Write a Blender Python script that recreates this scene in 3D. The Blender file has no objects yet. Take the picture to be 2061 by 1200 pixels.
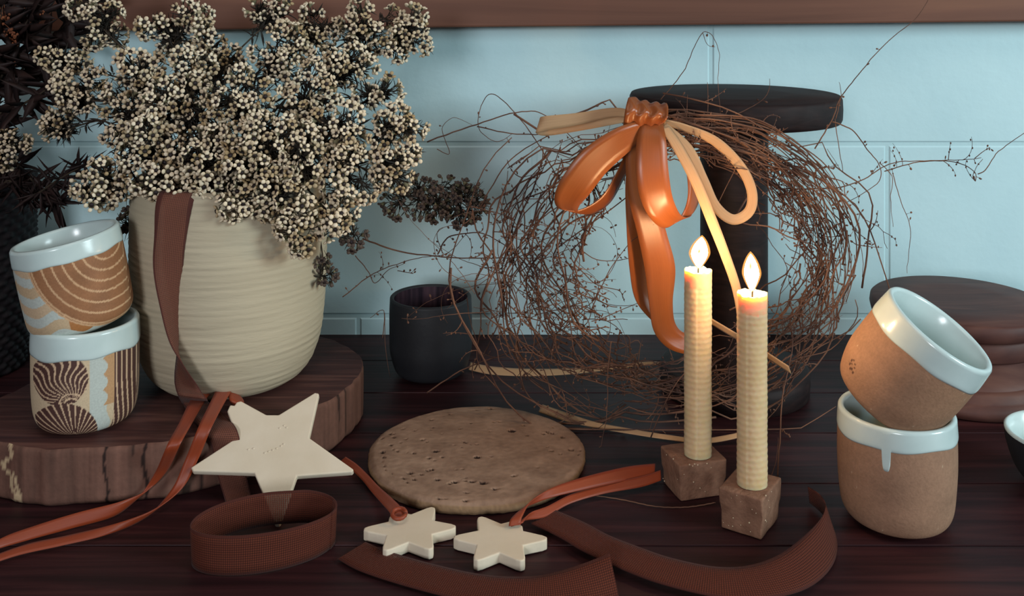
import bpy, bmesh, math, random
from mathutils import Vector, Matrix, Quaternion, noise

random.seed(7)
C = bpy.context.scene.collection
scene = bpy.context.scene

# ------------------------------------------------------------------ camera
F, HC, PITCH = 2000.0, 0.381, math.radians(0)
PPY = -20 + F * math.tan(PITCH)
cam = bpy.data.cameras.new('camera')
cam.sensor_width = 36
cam.lens = F / 2061 * 36
cam.shift_y = -(600 - PPY) / 2061
cam.clip_start = 0.02
co = bpy.data.objects.new('camera', cam)
C.objects.link(co)
co.location = (0, 0, HC)
co.rotation_euler = (math.pi / 2 - PITCH, 0, 0)
scene.camera = co

# ------------------------------------------------------------------ light
w = bpy.data.worlds.new('world')
scene.world = w
w.use_nodes = True
bg = w.node_tree.nodes['Background']
bg.inputs[0].default_value = (0.74, 0.64, 0.78, 1)
bg.inputs[1].default_value = 0.045


def area_light(name, loc, target, size, energy, color):
    l = bpy.data.lights.new(name, 'AREA')
    l.shape = 'RECTANGLE'
    l.size, l.size_y = size
    l.energy = energy
    l.color = color
    o = bpy.data.objects.new(name, l)
    C.objects.link(o)
    o.location = loc
    o.rotation_euler = (Vector(target) - Vector(loc)).to_track_quat('-Z', 'Y').to_euler()
    return o


area_light('window_light', (-0.50, -1.45, 0.62), (0.15, 1.0, 0.12), (0.45, 0.45), 20, (0.90, 0.95, 1.0))
area_light('side_fill_light', (2.0, -0.2, 0.80), (0.75, 1.1, 0.22), (0.7, 0.7), 36, (0.76, 0.96, 1.0))  # cool fill lamp added to brighten the right part of the wall
area_light('ceiling_bounce', (0.1, 0.1, 1.9), (0.05, 0.8, 0.0), (1.4, 1.0), 8, (1.0, 0.88, 0.78))
vs = scene.view_settings
vs.view_transform = 'Standard'
vs.look = 'None'
vs.exposure = 0.0
vs.gamma = 1.0
vs.use_curve_mapping = False


# ------------------------------------------------------------------ helpers
def ray(u, v):
    a, b = (u - 1030.5) / F, -(v - PPY) / F
    cp, sp = math.cos(PITCH), math.sin(PITCH)
    return Vector((a, cp + b * sp, -sp + b * cp))


CAM = Vector((0, 0, HC))


def P(u, v, Y):
    d = ray(u, v)
    return CAM + d * (Y / d.y)


def T(u, v, z=0.0):
    d = ray(u, v)
    return CAM + d * ((z - HC) / d.z)


def on_plane(u, v, o, n):
    d = ray(u, v)
    return CAM + d * ((o - CAM).dot(n) / d.dot(n))


def lin(c):
    def f(x):
        x /= 255
        return x / 12.92 if x <= .04045 else ((x + .055) / 1.055) ** 2.4
    return tuple(f(x) for x in c)


def empty(name, loc=(0, 0, 0), rot=None):
    o = bpy.data.objects.new(name, None)
    o.empty_display_size = .02
    C.objects.link(o)
    o.location = loc
    if rot is not None:
        o.rotation_mode = 'QUATERNION'
        o.rotation_quaternion = rot
    return o


def tag(o, label, cat, group=None):
    o['label'] = label
    o['category'] = cat
    if group:
        o['group'] = group
    return o


def mesh(name, V, Fc, mats, parent=None, local=False, smooth=True, uv=None, col=None, fm=None, fix=False):
    me = bpy.data.meshes.new(name)
    if parent is not None and not local:
        L = Vector(parent.location)
        V = [Vector(p) - L for p in V]
    me.from_pydata([tuple(p) for p in V], [], Fc)
    if not isinstance(mats, (list, tuple)):
        mats = [mats]
    for m in mats:
        me.materials.append(m)
    if smooth:
        me.polygons.foreach_set('use_smooth', [True] * len(me.polygons))
    if fm:
        me.polygons.foreach_set('material_index', fm)
    if uv:
        ul = me.uv_layers.new(name='UVMap')
        for lp in me.loops:
            ul.data[lp.index].uv = uv[lp.vertex_index]
    if col:
        ca = me.color_attributes.new('Col', 'FLOAT_COLOR', 'POINT')
        flat = []
        for c in col:
            flat += [c[0], c[1], c[2], 1.0]
        ca.data.foreach_set('color', flat)
    me.update()
    if fix:
        bm = bmesh.new()
        bm.from_mesh(me)
        bmesh.ops.recalc_face_normals(bm, faces=bm.faces)
        bm.to_mesh(me)
        bm.free()
    o = bpy.data.objects.new(name, me)
    C.objects.link(o)
    if parent is not None:
        o.parent = parent
    return o


class MB:
    """collects verts and faces of ONE mesh"""

    def __init__(s):
        s.V, s.F, s.fm, s.uv = [], [], [], []

    def tube(s, pts, rad, n=5, m=0):
        k = len(pts)
        if k < 2:
            return
        base = len(s.V)
        up = Vector((.13, .9, .41))
        for i, p in enumerate(pts):
            t = (pts[min(i + 1, k - 1)] - pts[max(i - 1, 0)])
            if t.length < 1e-9:
                t = Vector((0, 0, 1))
            t.normalize()
            a = t.cross(up)
            if a.length < .05:
                a = t.cross(Vector((1, 0, 0)))
            a.normalize()
            b = t.cross(a)
            r = rad[i] if isinstance(rad, (list, tuple)) else rad
            for j in range(n):
                th = 2 * math.pi * j / n
                s.V.append(p + a * (r * math.cos(th)) + b * (r * math.sin(th)))
        for i in range(k - 1):
            for j in range(n):
                s.F.append((base + i * n + j, base + i * n + (j + 1) % n, base + (i + 1) * n + (j + 1) % n, base + (i + 1) * n + j))
                s.fm.append(m)
        s.F.append(tuple(base + j for j in range(n))[::-1])
        s.F.append(tuple(base + (k - 1) * n + j for j in range(n)))
        s.fm += [m, m]

    def blob(s, c, r, m=0, q=None, ns=6, nr=3):
        """small ellipsoid, r scalar or 3-vector"""
        if not isinstance(r, (tuple, list)):
            r = (r, r, r)
        base = len(s.V)
        q = q or Quaternion()
        s.V.append(c + q @ Vector((0, 0, r[2])))
        for i in range(1, nr + 1):
            a = math.pi * i / (nr + 1)
            for j in range(ns):
                b = 2 * math.pi * j / ns
                s.V.append(c + q @ Vector((r[0] * math.sin(a) * math.cos(b), r[1] * math.sin(a) * math.sin(b), r[2] * math.cos(a))))
        s.V.append(c + q @ Vector((0, 0, -r[2])))
        last = len(s.V) - 1
        for j in range(ns):
            s.F.append((base, base + 1 + j, base + 1 + (j + 1) % ns))
            s.F.append((last, base + 1 + (nr - 1) * ns + (j + 1) % ns, base + 1 + (nr - 1) * ns + j))
            s.fm += [m, m]
            for i in range(nr - 1):
                q0 = base + 1 + i * ns
                s.F.append((q0 + j, q0 + ns + j, q0 + ns + (j + 1) % ns, q0 + (j + 1) % ns))
                s.fm.append(m)

    def leaf(s, p, d, n, L, W, m=0, thick=.0003):
        """pointed blade with a fold and some thickness"""
        d = d.normalized()
        sd = d.cross(n)
        if sd.length < 1e-4:
            sd = d.cross(Vector((1, .3, 0)))
        sd.normalize()
        nn = sd.cross(d)
        b = len(s.V)
        st = [(0, .12), (.3, .9), (.62, .75), (1, .03)]
        for t, wd in st:
            cc = p + d * (L * t) - nn * (L * .18 * t * t)
            s.V += [cc - sd * (W * wd * .5) + nn * (W * .12 * wd), cc, cc + sd * (W * wd * .5) + nn * (W * .12 * wd), cc - nn * thick]
        for i in range(3):
            a, c = b + i * 4, b + i * 4 + 4
            s.F += [(a, a + 1, c + 1, c), (a + 1, a + 2, c + 2, c + 1), (a + 2, a + 3, c + 3, c + 2), (a + 3, a, c, c + 3)]
            s.fm += [m] * 4

    def box(s, c, h, q=None, m=0):
        q = q or Quaternion()
        b = len(s.V)
        for x in (-1, 1):
            for y in (-1, 1):
                for z in (-1, 1):
                    s.V.append(Vector(c) + q @ Vector((x * h[0], y * h[1], z * h[2])))
        for f in ((0, 1, 3, 2), (4, 6, 7, 5), (0, 4, 5, 1), (2, 3, 7, 6), (0, 2, 6, 4), (1, 5, 7, 3)):
            s.F.append(tuple(b + i for i in f))
            s.fm.append(m)

    def build(s, name, mats, parent=None, smooth=True, local=False):
        return mesh(name, s.V, s.F, mats, parent, local=local, smooth=smooth, fm=s.fm)


def spline(pts, per=8):
    """Catmull-Rom through tuples of any length"""
    out = []
    n = len(pts)
    for i in range(n - 1):
        p0, p1, p2, p3 = pts[max(i - 1, 0)], pts[i], pts[i + 1], pts[min(i + 2, n - 1)]
        for k in range(per):
            t = k / per
            out.append(tuple(.5 * (2 * b + (c - a) * t + (2 * a - 5 * b + 4 * c - d) * t * t + (3 * b - a - 3 * c + d) * t ** 3)
                             for a, b, c, d in zip(p0, p1, p2, p3)))
    out.append(tuple(pts[-1]))
    return out


def vspline(pts, per=8):
    return [Vector(p) for p in spline([tuple(p) for p in pts], per)]


def ribbon(name, ctrl, mat, parent=None, thick=.0007, per=10, nw=4, curl=0.0, ripple=0.0):
    """ctrl rows: (point, width direction, width).  A solid strip with UVs in metres."""
    rows = spline([tuple(p) + tuple(Vector(d).normalized()) + (wd,) for p, d, wd in ctrl], per)
    V, uv, Fc = [], [], []
    L = 0
    prev = None
    m = (nw + 1) * 2
    k = len(rows)
    for i, r in enumerate(rows):
        p, d, wd = Vector(r[:3]), Vector(r[3:6]), r[6]
        d.normalize()
        if prev is not None:
            L += (p - prev).length
        prev = p
        t = Vector(rows[min(i + 1, k - 1)][:3]) - Vector(rows[max(i - 1, 0)][:3])
        n = t.cross(d)
        if n.length < 1e-7:
            n = Vector((0, 0, 1))
        n.normalize()
        for side in (1, -1):
            for j in range(nw + 1):
                s = (j / nw - .5) * side
                V.append(p + d * (s * wd) + n * (side * thick / 2 + curl * wd * (4 * s * s - .5) * .5 + ripple * wd * math.sin(s * 21 + .9 * math.sin(i * .45))))
                uv.append((L, s * wd + .5))
    for i in range(k - 1):
        for j in range(m):
            a, b = i * m + j, i * m + (j + 1) % m
            Fc.append((a, b, b + m, a + m))
    Fc.append(tuple(range(m))[::-1])
    Fc.append(tuple(range((k - 1) * m, k * m)))
    return mesh(name, V, Fc, mat, parent, uv=uv)


def lathe(name, prof, mat, parent=None, n=96, local=True, center=(0, 0, 0), rmod=None, colf=None, close=True, zmod=None):
    """prof: (r, z) pairs from the outside bottom up; angle 0 faces the camera (-Y)"""
    V, Fc, col = [], [], []
    k = len(prof)
    c = Vector(center)
    for i, (r, z) in enumerate(prof):
        for j in range(n):
            a = 2 * math.pi * j / n
            if a > math.pi:
                a -= 2 * math.pi
            rr = r + (rmod(a, z, i) if rmod else 0)
            zz = z + (zmod(a, r, i) if zmod else 0)
            V.append(c + Vector((rr * math.sin(a), -rr * math.cos(a), zz)))
            if colf:
                col.append(colf(a, zz, i))
    for i in range(k - 1):
        for j in range(n):
            Fc.append((i * n + j, i * n + (j + 1) % n, (i + 1) * n + (j + 1) % n, (i + 1) * n + j))
    if close:
        Fc.append(tuple(range(n))[::-1])
        Fc.append(tuple(range((k - 1) * n, k * n)))
    return mesh(name, V, Fc, mat, parent, local=local, col=col or None)


def smooth_prof(pts, per=6):
    return [(max(r, 0.0003), z) for r, z in spline(pts, per)]


# ------------------------------------------------------------------ materials
def new_mat(name):
    m = bpy.data.materials.new(name)
    m.use_nodes = True
    nt = m.node_tree
    return m, nt, nt.nodes, nt.links, nt.nodes['Principled BSDF']


def simple(name, c, rough=.6, c2=None, scale=60, bump=0.0, bscale=300, spec=.4, stretch=(1, 1, 1), sss=0, sheen=0, alpha=1, metal=0, detail=5):
    m, nt, N, L, b = new_mat(name)
    b.inputs['Roughness'].default_value = rough
    b.inputs['Specular IOR Level'].default_value = spec
    b.inputs['Metallic'].default_value = metal
    tc = N.new('ShaderNodeTexCoord')
    mp = N.new('ShaderNodeMapping')
    mp.inputs['Scale'].default_value = stretch
    L.new(tc.outputs['Object'], mp.inputs[0])
    if c2:
        nz = N.new('ShaderNodeTexNoise')
        nz.inputs['Scale'].default_value = scale
        nz.inputs['Detail'].default_value = detail
        L.new(mp.outputs[0], nz.inputs[0])
        rp = N.new('ShaderNodeValToRGB')
        rp.color_ramp.elements[0].position = .3
        rp.color_ramp.elements[1].position = .7
        rp.color_ramp.elements[0].color = lin(c) + (1,)
        rp.color_ramp.elements[1].color = lin(c2) + (1,)
        L.new(nz.outputs[0], rp.inputs[0])
        L.new(rp.outputs[0], b.inputs['Base Color'])
    else:
        b.inputs['Base Color'].default_value = lin(c) + (1,)
    if bump:
        n2 = N.new('ShaderNodeTexNoise')
        n2.inputs['Scale'].default_value = bscale
        n2.inputs['Detail'].default_value = 6
        L.new(mp.outputs[0], n2.inputs[0])
        bp = N.new('ShaderNodeBump')
        bp.inputs['Strength'].default_value = bump
        bp.inputs['Distance'].default_value = .001
        L.new(n2.outputs[0], bp.inputs['Height'])
        L.new(bp.outputs[0], b.inputs['Normal'])
    if sss:
        b.inputs['Subsurface Weight'].default_value = sss
        b.inputs['Subsurface Radius'].default_value = (1, .55, .25)
        b.inputs['Subsurface Scale'].default_value = .011
    if sheen:
        b.inputs['Sheen Weight'].default_value = sheen
    if alpha < 1:
        b.inputs['Alpha'].default_value = alpha
    return m


def vcol(name, rough=.7, bump=.15, bscale=500, spec=.3, mul=None):
    m, nt, N, L, b = new_mat(name)
    at = N.new('ShaderNodeAttribute')
    at.attribute_name = 'Col'
    tc = N.new('ShaderNodeTexCoord')
    nz = N.new('ShaderNodeTexNoise')
    nz.inputs['Scale'].default_value = bscale
    nz.inputs['Detail'].default_value = 5
    L.new(tc.outputs['Object'], nz.inputs[0])
    mx = N.new('ShaderNodeMix')
    mx.data_type = 'RGBA'
    mx.blend_type = 'MULTIPLY'
    mx.inputs['Factor'].default_value = .35
    L.new(at.outputs['Color'], mx.inputs['A'])
    L.new(nz.outputs[0], mx.inputs['B'])
    L.new(mx.outputs['Result'], b.inputs['Base Color'])
    b.inputs['Roughness'].default_value = rough
    b.inputs['Specular IOR Level'].default_value = spec
    bp = N.new('ShaderNodeBump')
    bp.inputs['Strength'].default_value = bump
    bp.inputs['Distance'].default_value = .0008
    L.new(nz.outputs[0], bp.inputs['Height'])
    L.new(bp.outputs[0], b.inputs['Normal'])
    return m


def woven(name, c1, c2, edge, width, alpha=1.0, rough=.85, sheen=.2, freq=1100):
    """ribbon cloth: weave from the strip's own UVs, darker woven selvedge"""
    m, nt, N, L, b = new_mat(name)
    uv = N.new('ShaderNodeUVMap')
    sp = N.new('ShaderNodeSeparateXYZ')
    L.new(uv.outputs[0], sp.inputs[0])

    def math_(op, a, bb=None):
        n = N.new('ShaderNodeMath')
        n.operation = op
        for i, x in enumerate((a, bb)):
            if x is None:
                continue
            if isinstance(x, (int, float)):
                n.inputs[i].default_value = x
            else:
                L.new(x, n.inputs[i])
        return n.outputs[0]
    su = math_('SINE', math_('MULTIPLY', math_('ADD', sp.outputs[0], math_('MULTIPLY', sp.outputs[1], 1.0)), freq * 2))
    sv = math_('SINE', math_('MULTIPLY', math_('SUBTRACT', sp.outputs[1], sp.outputs[0]), freq * 2))
    wv = math_('MULTIPLY', su, sv)
    f = math_('ADD', math_('MULTIPLY', wv, .5), .5)
    mx = N.new('ShaderNodeMix')
    mx.data_type = 'RGBA'
    L.new(f, mx.inputs['Factor'])
    mx.inputs['A'].default_value = lin(c1) + (1,)
    mx.inputs['B'].default_value = lin(c2) + (1,)
    e = math_('GREATER_THAN', math_('ABSOLUTE', math_('SUBTRACT', sp.outputs[1], .5)), width * .5 - .0016)
    m2 = N.new('ShaderNodeMix')
    m2.data_type = 'RGBA'
    L.new(e, m2.inputs['Factor'])
    L.new(mx.outputs['Result'], m2.inputs['A'])
    m2.inputs['B'].default_value = lin(edge) + (1,)
    L.new(m2.outputs['Result'], b.inputs['Base Color'])
    bp = N.new('ShaderNodeBump')
    bp.inputs['Strength'].default_value = .4
    bp.inputs['Distance'].default_value = .0004
    L.new(f, bp.inputs['Height'])
    L.new(bp.outputs[0], b.inputs['Normal'])
    b.inputs['Roughness'].default_value = rough
    b.inputs['Specular IOR Level'].default_value = .25
    b.inputs['Sheen Weight'].default_value = sheen
    if alpha < 1:
        al = math_('SUBTRACT', 1.0, math_('MULTIPLY', math_('SUBTRACT', 1.0, e), math_('MULTIPLY', f, 2 * (1 - alpha))))
        L.new(al, b.inputs['Alpha'])
    return m


def satin(name, c1, c2, rough=.35, aniso=.6, sheen=.2, transl=.0):
    m, nt, N, L, b = new_mat(name)
    uv = N.new('ShaderNodeUVMap')
    mp = N.new('ShaderNodeMapping')
    mp.inputs['Scale'].default_value = (30, 1600, 1)
    L.new(uv.outputs[0], mp.inputs[0])
    nz = N.new('ShaderNodeTexNoise')
    nz.inputs['Scale'].default_value = 1
    nz.inputs['Detail'].default_value = 3
    L.new(mp.outputs[0], nz.inputs[0])
    rp = N.new('ShaderNodeValToRGB')
    rp.color_ramp.elements[0].color = lin(c1) + (1,)
    rp.color_ramp.elements[1].color = lin(c2) + (1,)
    L.new(nz.outputs[0], rp.inputs[0])
    L.new(rp.outputs[0], b.inputs['Base Color'])
    b.inputs['Roughness'].default_value = rough
    b.inputs['Anisotropic'].default_value = aniso
    b.inputs['Sheen Weight'].default_value = sheen
    bp = N.new('ShaderNodeBump')
    bp.inputs['Strength'].default_value = .12
    bp.inputs['Distance'].default_value = .0004
    L.new(nz.outputs[0], bp.inputs['Height'])
    L.new(bp.outputs[0], b.inputs['Normal'])
    if transl:
        tr = N.new('ShaderNodeBsdfTranslucent')
        L.new(rp.outputs[0], tr.inputs[0])
        ms = N.new('ShaderNodeMixShader')
        ms.inputs[0].default_value = transl
        L.new(b.outputs[0], ms.inputs[1])
        L.new(tr.outputs[0], ms.inputs[2])
        L.new(ms.outputs[0], N['Material Output'].inputs[0])
    return m


def wood(name, c1, c2, c3, stretch=(3, 60, 60), rough=.5, spec=.35, bump=.25):
    m, nt, N, L, b = new_mat(name)
    tc = N.new('ShaderNodeTexCoord')
    mp = N.new('ShaderNodeMapping')
    mp.inputs['Scale'].default_value = stretch
    L.new(tc.outputs['Object'], mp.inputs[0])
    nz = N.new('ShaderNodeTexNoise')
    nz.inputs['Scale'].default_value = 1.0
    nz.inputs['Detail'].default_value = 8
    nz.inputs['Distortion'].default_value = .8
    L.new(mp.outputs[0], nz.inputs[0])
    rp = N.new('ShaderNodeValToRGB')
    el = rp.color_ramp.elements
    el[0].position, el[1].position = .3, .72
    el[0].color, el[1].color = lin(c1) + (1,), lin(c3) + (1,)
    e = el.new(.52)
    e.color = lin(c2) + (1,)
    L.new(nz.outputs[0], rp.inputs[0])
    L.new(rp.outputs[0], b.inputs['Base Color'])
    b.inputs['Roughness'].default_value = rough
    b.inputs['Specular IOR Level'].default_value = spec
    bp = N.new('ShaderNodeBump')
    bp.inputs['Strength'].default_value = bump
    bp.inputs['Distance'].default_value = .0012
    L.new(nz.outputs[0], bp.inputs['Height'])
    L.new(bp.outputs[0], b.inputs['Normal'])
    return m


M = {}
M['wall'] = simple('painted_block', (190, 219, 225), .55, (199, 227, 232), 9, bump=.35, bscale=90, spec=.3)
M['joint'] = simple('painted_joint', (186, 215, 220), .6, bump=.3, bscale=150)
M['beam'] = wood('beam_wood', (92, 58, 46), (116, 76, 60), (128, 86, 66), (2, 30, 30), .6, .3, .1)
M['table'] = wood('dark_table_wood', (30, 14, 17), (50, 24, 27), (68, 35, 36), (5, 90, 30), .5, .2)
M['slab'] = wood('slab_top_wood', (54, 30, 31), (76, 45, 42), (106, 70, 62), (9, 120, 40), .6, .3)
M['slab_side'] = vcol('slab_side_wood', .8, .4, 240)
M['spool'] = wood('dark_spool_wood', (24, 14, 15), (34, 21, 21), (46, 30, 28), (20, 60, 160), .65, .25)
M['pedestal'] = wood('brown_pedestal_wood', (66, 40, 38), (88, 56, 50), (106, 72, 62), (10, 50, 30), .6, .3)
M['cream'] = simple('cream_ribbed_clay', (180, 166, 142), .75, (192, 178, 153), 25, bump=.5, bscale=260, spec=.25, stretch=(.25, .25, 1.6))
M['patterned'] = vcol('carved_painted_clay', .6, .12, 700)
M['claybody'] = vcol('tan_stoneware', .75, .3, 600)
M['glaze'] = simple('white_glaze', (208, 222, 220), .2, (194, 210, 208), 30, bump=.08, bscale=120, spec=.5)
M['black_clay'] = simple('charcoal_clay', (40, 40, 43), .55, (31, 31, 35), 40, bump=.1, bscale=400, spec=.35)
M['black_glaze'] = simple('dark_streaked_glaze', (26, 22, 30), .25, (70, 52, 60), 60, stretch=(3, 3, .25), spec=.5)
M['star'] = simple('white_clay', (220, 205, 184), .75, (212, 196, 173), 40, bump=.12, bscale=350, spec=.25)
M['stone'] = vcol('pitted_stone', .8, .5, 260)
M['holder'] = simple('grainy_brick_clay', (120, 84, 66), .85, (150, 110, 88), 120, bump=.7, bscale=420, spec=.25)
M['fleck'] = simple('pale_fleck', (205, 180, 150), .5)
M['wax'] = simple('beeswax', (224, 194, 154), .5, (214, 182, 138), 60, spec=.35, sss=.85)
M['wick'] = simple('charred_wick', (30, 22, 18), .9)
M['twig'] = simple('twig_bark', (62, 41, 37), .75, (130, 92, 72), 26, spec=.3, detail=2)
M['stem'] = simple('green_brown_stem', (52, 44, 36), .8, (72, 58, 44), 90)
M['needle'] = simple('dark_needle_leaf', (30, 28, 24), .7, (52, 44, 36), 60)
M['petal'] = simple('white_petal', (238, 222, 198), .7, (226, 206, 176), 200, spec=.2)
M['petal_dry'] = simple('brown_grey_bud', (96, 82, 72), .75, (70, 58, 54), 200, spec=.2)
M['calyx'] = simple('flower_cup', (30, 16, 18), .6)
M['calyx_green'] = simple('flower_base', (120, 112, 84), .8)
M['leafdark'] = simple('bronze_dry_leaf', (34, 24, 24), .6, (52, 34, 30), 50, spec=.3)
M['copper_flower'] = simple('copper_dry_flower', (140, 80, 48), .75, (90, 52, 38), 120)
M['basket'] = simple('black_wicker', (26, 22, 26), .6, (40, 34, 36), 120, bump=.3, bscale=300, spec=.3)
M['brown_ribbon'] = woven('brown_linen_ribbon', (118, 72, 56), (88, 50, 42), (78, 40, 34), .0245, alpha=.82, sheen=.05)
M['dark_ribbon'] = woven('russet_woven_ribbon', (104, 49, 32), (64, 28, 21), (72, 32, 24), .0245, alpha=.74, sheen=.03)
M['orange_ribbon'] = satin('rust_satin_ribbon', (122, 43, 16), (146, 60, 25), .5, .3, .05)
M['copper'] = satin('copper_satin', (136, 70, 30), (158, 85, 40), .34, .5, .05, .12)
M['raffia'] = satin('paper_raffia', (184, 142, 104), (214, 172, 128), .65, .1, .1, .25)


def vary(m, tint):
    """each blossom ages a little differently: mix in a tint by the object's own random number"""
    nt = m.node_tree
    N, L = nt.nodes, nt.links
    b = N['Principled BSDF']
    src = b.inputs['Base Color'].links[0].from_socket
    oi = N.new('ShaderNodeObjectInfo')
    pw = N.new('ShaderNodeMath')
    pw.operation = 'POWER'
    pw.inputs[1].default_value = 2.2
    L.new(oi.outputs['Random'], pw.inputs[0])
    mx = N.new('ShaderNodeMix')
    mx.data_type = 'RGBA'
    L.new(pw.outputs[0], mx.inputs['Factor'])
    L.new(src, mx.inputs['A'])
    mx.inputs['B'].default_value = lin(tint) + (1,)
    L.new(mx.outputs['Result'], b.inputs['Base Color'])


vary(M['petal'], (168, 142, 104))


def flame_mats():
    m, nt, N, L, b = new_mat('flame_core')
    N.remove(b)
    e = N.new('ShaderNodeEmission')
    e.inputs[0].default_value = (1, .64, .32, 1)
    e.inputs[1].default_value = 1200
    L.new(e.outputs[0], N['Material Output'].inputs[0])
    m2, nt, N, L, b = new_mat('flame_mantle')
    N.remove(b)
    e = N.new('ShaderNodeEmission')
    e.inputs[0].default_value = (1, .42, .10, 1)
    e.inputs[1].default_value = 1.3
    t = N.new('ShaderNodeBsdfTransparent')
    lw = N.new('ShaderNodeLayerWeight')
    lw.inputs[0].default_value = .35
    s = N.new('ShaderNodeMixShader')
    L.new(lw.outputs['Facing'], s.inputs[0])
    L.new(e.outputs[0], s.inputs[1])
    L.new(t.outputs[0], s.inputs[2])
    L.new(s.outputs[0], N['Material Output'].inputs[0])
    return m, m2


M['flame'], M['mantle'] = flame_mats()

# ------------------------------------------------------------------ setting
WY = 1.10
GREY = .0011


def build_wall():
    mb = MB()
    z1, z0 = P(1400, 290, WY).z, P(1400, 636, WY).z
    bh = z1 - z0
    bw = .39
    xj = P(1785, 450, WY).x
    for row in range(-2, 4):
        zb = z0 + row * bh
        off = 0 if row % 2 == 0 else bw / 2
        for k in range(-6, 5):
            xb = xj + off + k * bw
            g = .0020
            base = len(mb.V)
            e = .0016
            x0, x1, za, zc = xb + g, xb + bw - g, zb + g, zb + bh - g
            for (ix, yy) in ((0, WY), (e, WY - GREY)):
                mb.V += [Vector((x0 + ix, yy, za + ix)), Vector((x1 - ix, yy, za + ix)), Vector((x1 - ix, yy, zc - ix)), Vector((x0 + ix, yy, zc - ix))]
            mb.F.append((base + 4, base + 5, base + 6, base + 7))
            mb.fm.append(0)
            for i in range(4):
                j = (i + 1) % 4
                mb.F.append((base + i, base + j, base + 4 + j, base + 4 + i))
                mb.fm.append(0)
    mb.box((xj - .3, WY + .052, .25), (2.4, .052, .6), m=1)
    o = mb.build('wall_back', [M['wall'], M['joint']], smooth=False)
    o['kind'] = 'structure'
    return o


wall = build_wall()

bz = P(1500, 54, WY - .03).z
mb = MB()
mb.box((0, WY - .016, bz + .11), (1.6, .0155, .11), Quaternion((0, 1, 0), -math.atan2(12, 1190)))
beam = mb.build('trim_1', M['beam'], smooth=False)
bv = beam.modifiers.new('bevel', 'BEVEL')
bv.width = .002
bv.segments = 2
beam['kind'] = 'structure'

mb = MB()
ys = [.42, .505, .592, T(1800, 1098).y, T(1600, 973).y, .855, .94, 1.022, WY]
for a, b in zip(ys, ys[1:]):
    g = .0007
    mb.box((0.0, (a + b) / 2, -.0155 - random.random() * .0003), (1.5, (b - a) / 2 - g, .0155))
mb.box((0, .76, -.04), (1.5, .34, .009))
table = mb.build('wooden_table', M['table'], smooth=False)
bv = table.modifiers.new('bevel', 'BEVEL')
bv.width = .0005
bv.segments = 2
tag(table, 'dark red-brown plank tabletop carrying the whole display against the white wall', 'table')

# ------------------------------------------------------------------ log slab
SZ = .042
out_px = [(-110, 868), (-60, 882), (0, 892), (37, 900), (103, 907), (165, 902), (220, 901), (290, 896), (352, 888), (450, 868), (550, 846), (640, 817), (690, 790),
          (724, 757), (731, 738), (726, 718), (690, 694), (640, 677), (520, 664), (380, 664), (240, 690), (130, 735), (75, 764), (0, 800), (-90, 832)]
outline = [T(u, v, SZ) for u, v in out_px]


def build_slab():
    pts = [(p.x, p.y) for p in outline]
    ring = spline(pts + [pts[0]], 16)[:-1]
    n = len(ring)
    cx, cy = sum(p[0] for p in ring) / n, sum(p[1] for p in ring) / n
    V, Fc, fm, col = [], [], [], []
    H = 14
    for k in range(H + 1):
        z = SZ * k / H
        for i, (x, y) in enumerate(ring):
            dx, dy = x - cx, y - cy
            l = math.hypot(dx, dy)
            bulge = .0012 * noise.noise(Vector((x * 30, y * 30, z * 8))) + .0018 * noise.noise(Vector((x * 90, y * 90, z * 4)))
            if k == H:
                bulge -= .0012
            if k == 0:
                bulge -= .002
            V.append(Vector((x + dx / l * bulge, y + dy / l * bulge, z + .0004)))
            uu = 1030.5 + F * x / y
            st = noise.noise(Vector((x * 130, y * 130, z * 9)))
            s2 = noise.noise(Vector((x * 420, y * 420, z * 20)))
            b = .75 + .42 * st + .18 * s2
            c = [b * q for q in lin((132, 92, 78))]
            if 200 < uu < 700 and st < -.32:
                c = [q * .35 for q in c]
            wz = 8 * math.sin(z * 190) + 5 * math.sin(z * 420)
            if abs(uu - 14 - wz - (SZ - z) * 260) < 4.5 or (z < .022 and abs(uu - 40 - wz * .5 + z * 500) < 3):
                c = list(lin((205, 176, 140)))
            for q in (213, 292, 402):
                if abs(uu - q - 4 * math.sin(z * 160)) < 3.2:
                    c = list(lin((50, 32, 28)))
            col.append(c)
    for k in range(H):
        for i in range(n):
            j = (i + 1) % n
            Fc.append((k * n + i, k * n + j, (k + 1) * n + j, (k + 1) * n + i))
            fm.append(0)
    Fc.append(tuple(range(H * n, H * n + n)))
    Fc.append(tuple(range(n))[::-1])
    fm += [1, 1]
    o = mesh('log_slab', V, Fc, [M['slab_side'], M['slab']], col=col, fm=fm, fix=True)
    for p in o.data.polygons:
        if p.material_index == 1:
            p.use_smooth = False
    return o


tag(build_slab(), 'thick live-edge slice of brown log under the cream vase', 'wood slab')

# ------------------------------------------------------------------ cream vase
VC = T(463, 770, SZ)
VC = Vector((-.2475, .873, SZ))
VR = .0836
vase = tag(empty('vase', VC + Vector((0, 0, .0006))), 'tall cream ribbed ceramic vase full of white waxflowers', 'vase')


def resample(pts, step):
    out, acc = [pts[0]], 0
    for (r0, z0), (r1, z1) in zip(pts, pts[1:]):
        L = math.hypot(r1 - r0, z1 - z0)
        while acc + L >= step:
            t = (step - acc) / L
            r0, z0 = r0 + (r1 - r0) * t, z0 + (z1 - z0) * t
            out.append((r0, z0))
            L = math.hypot(r1 - r0, z1 - z0)
            acc = 0
        acc += L
    out.append(pts[-1])
    return out


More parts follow.
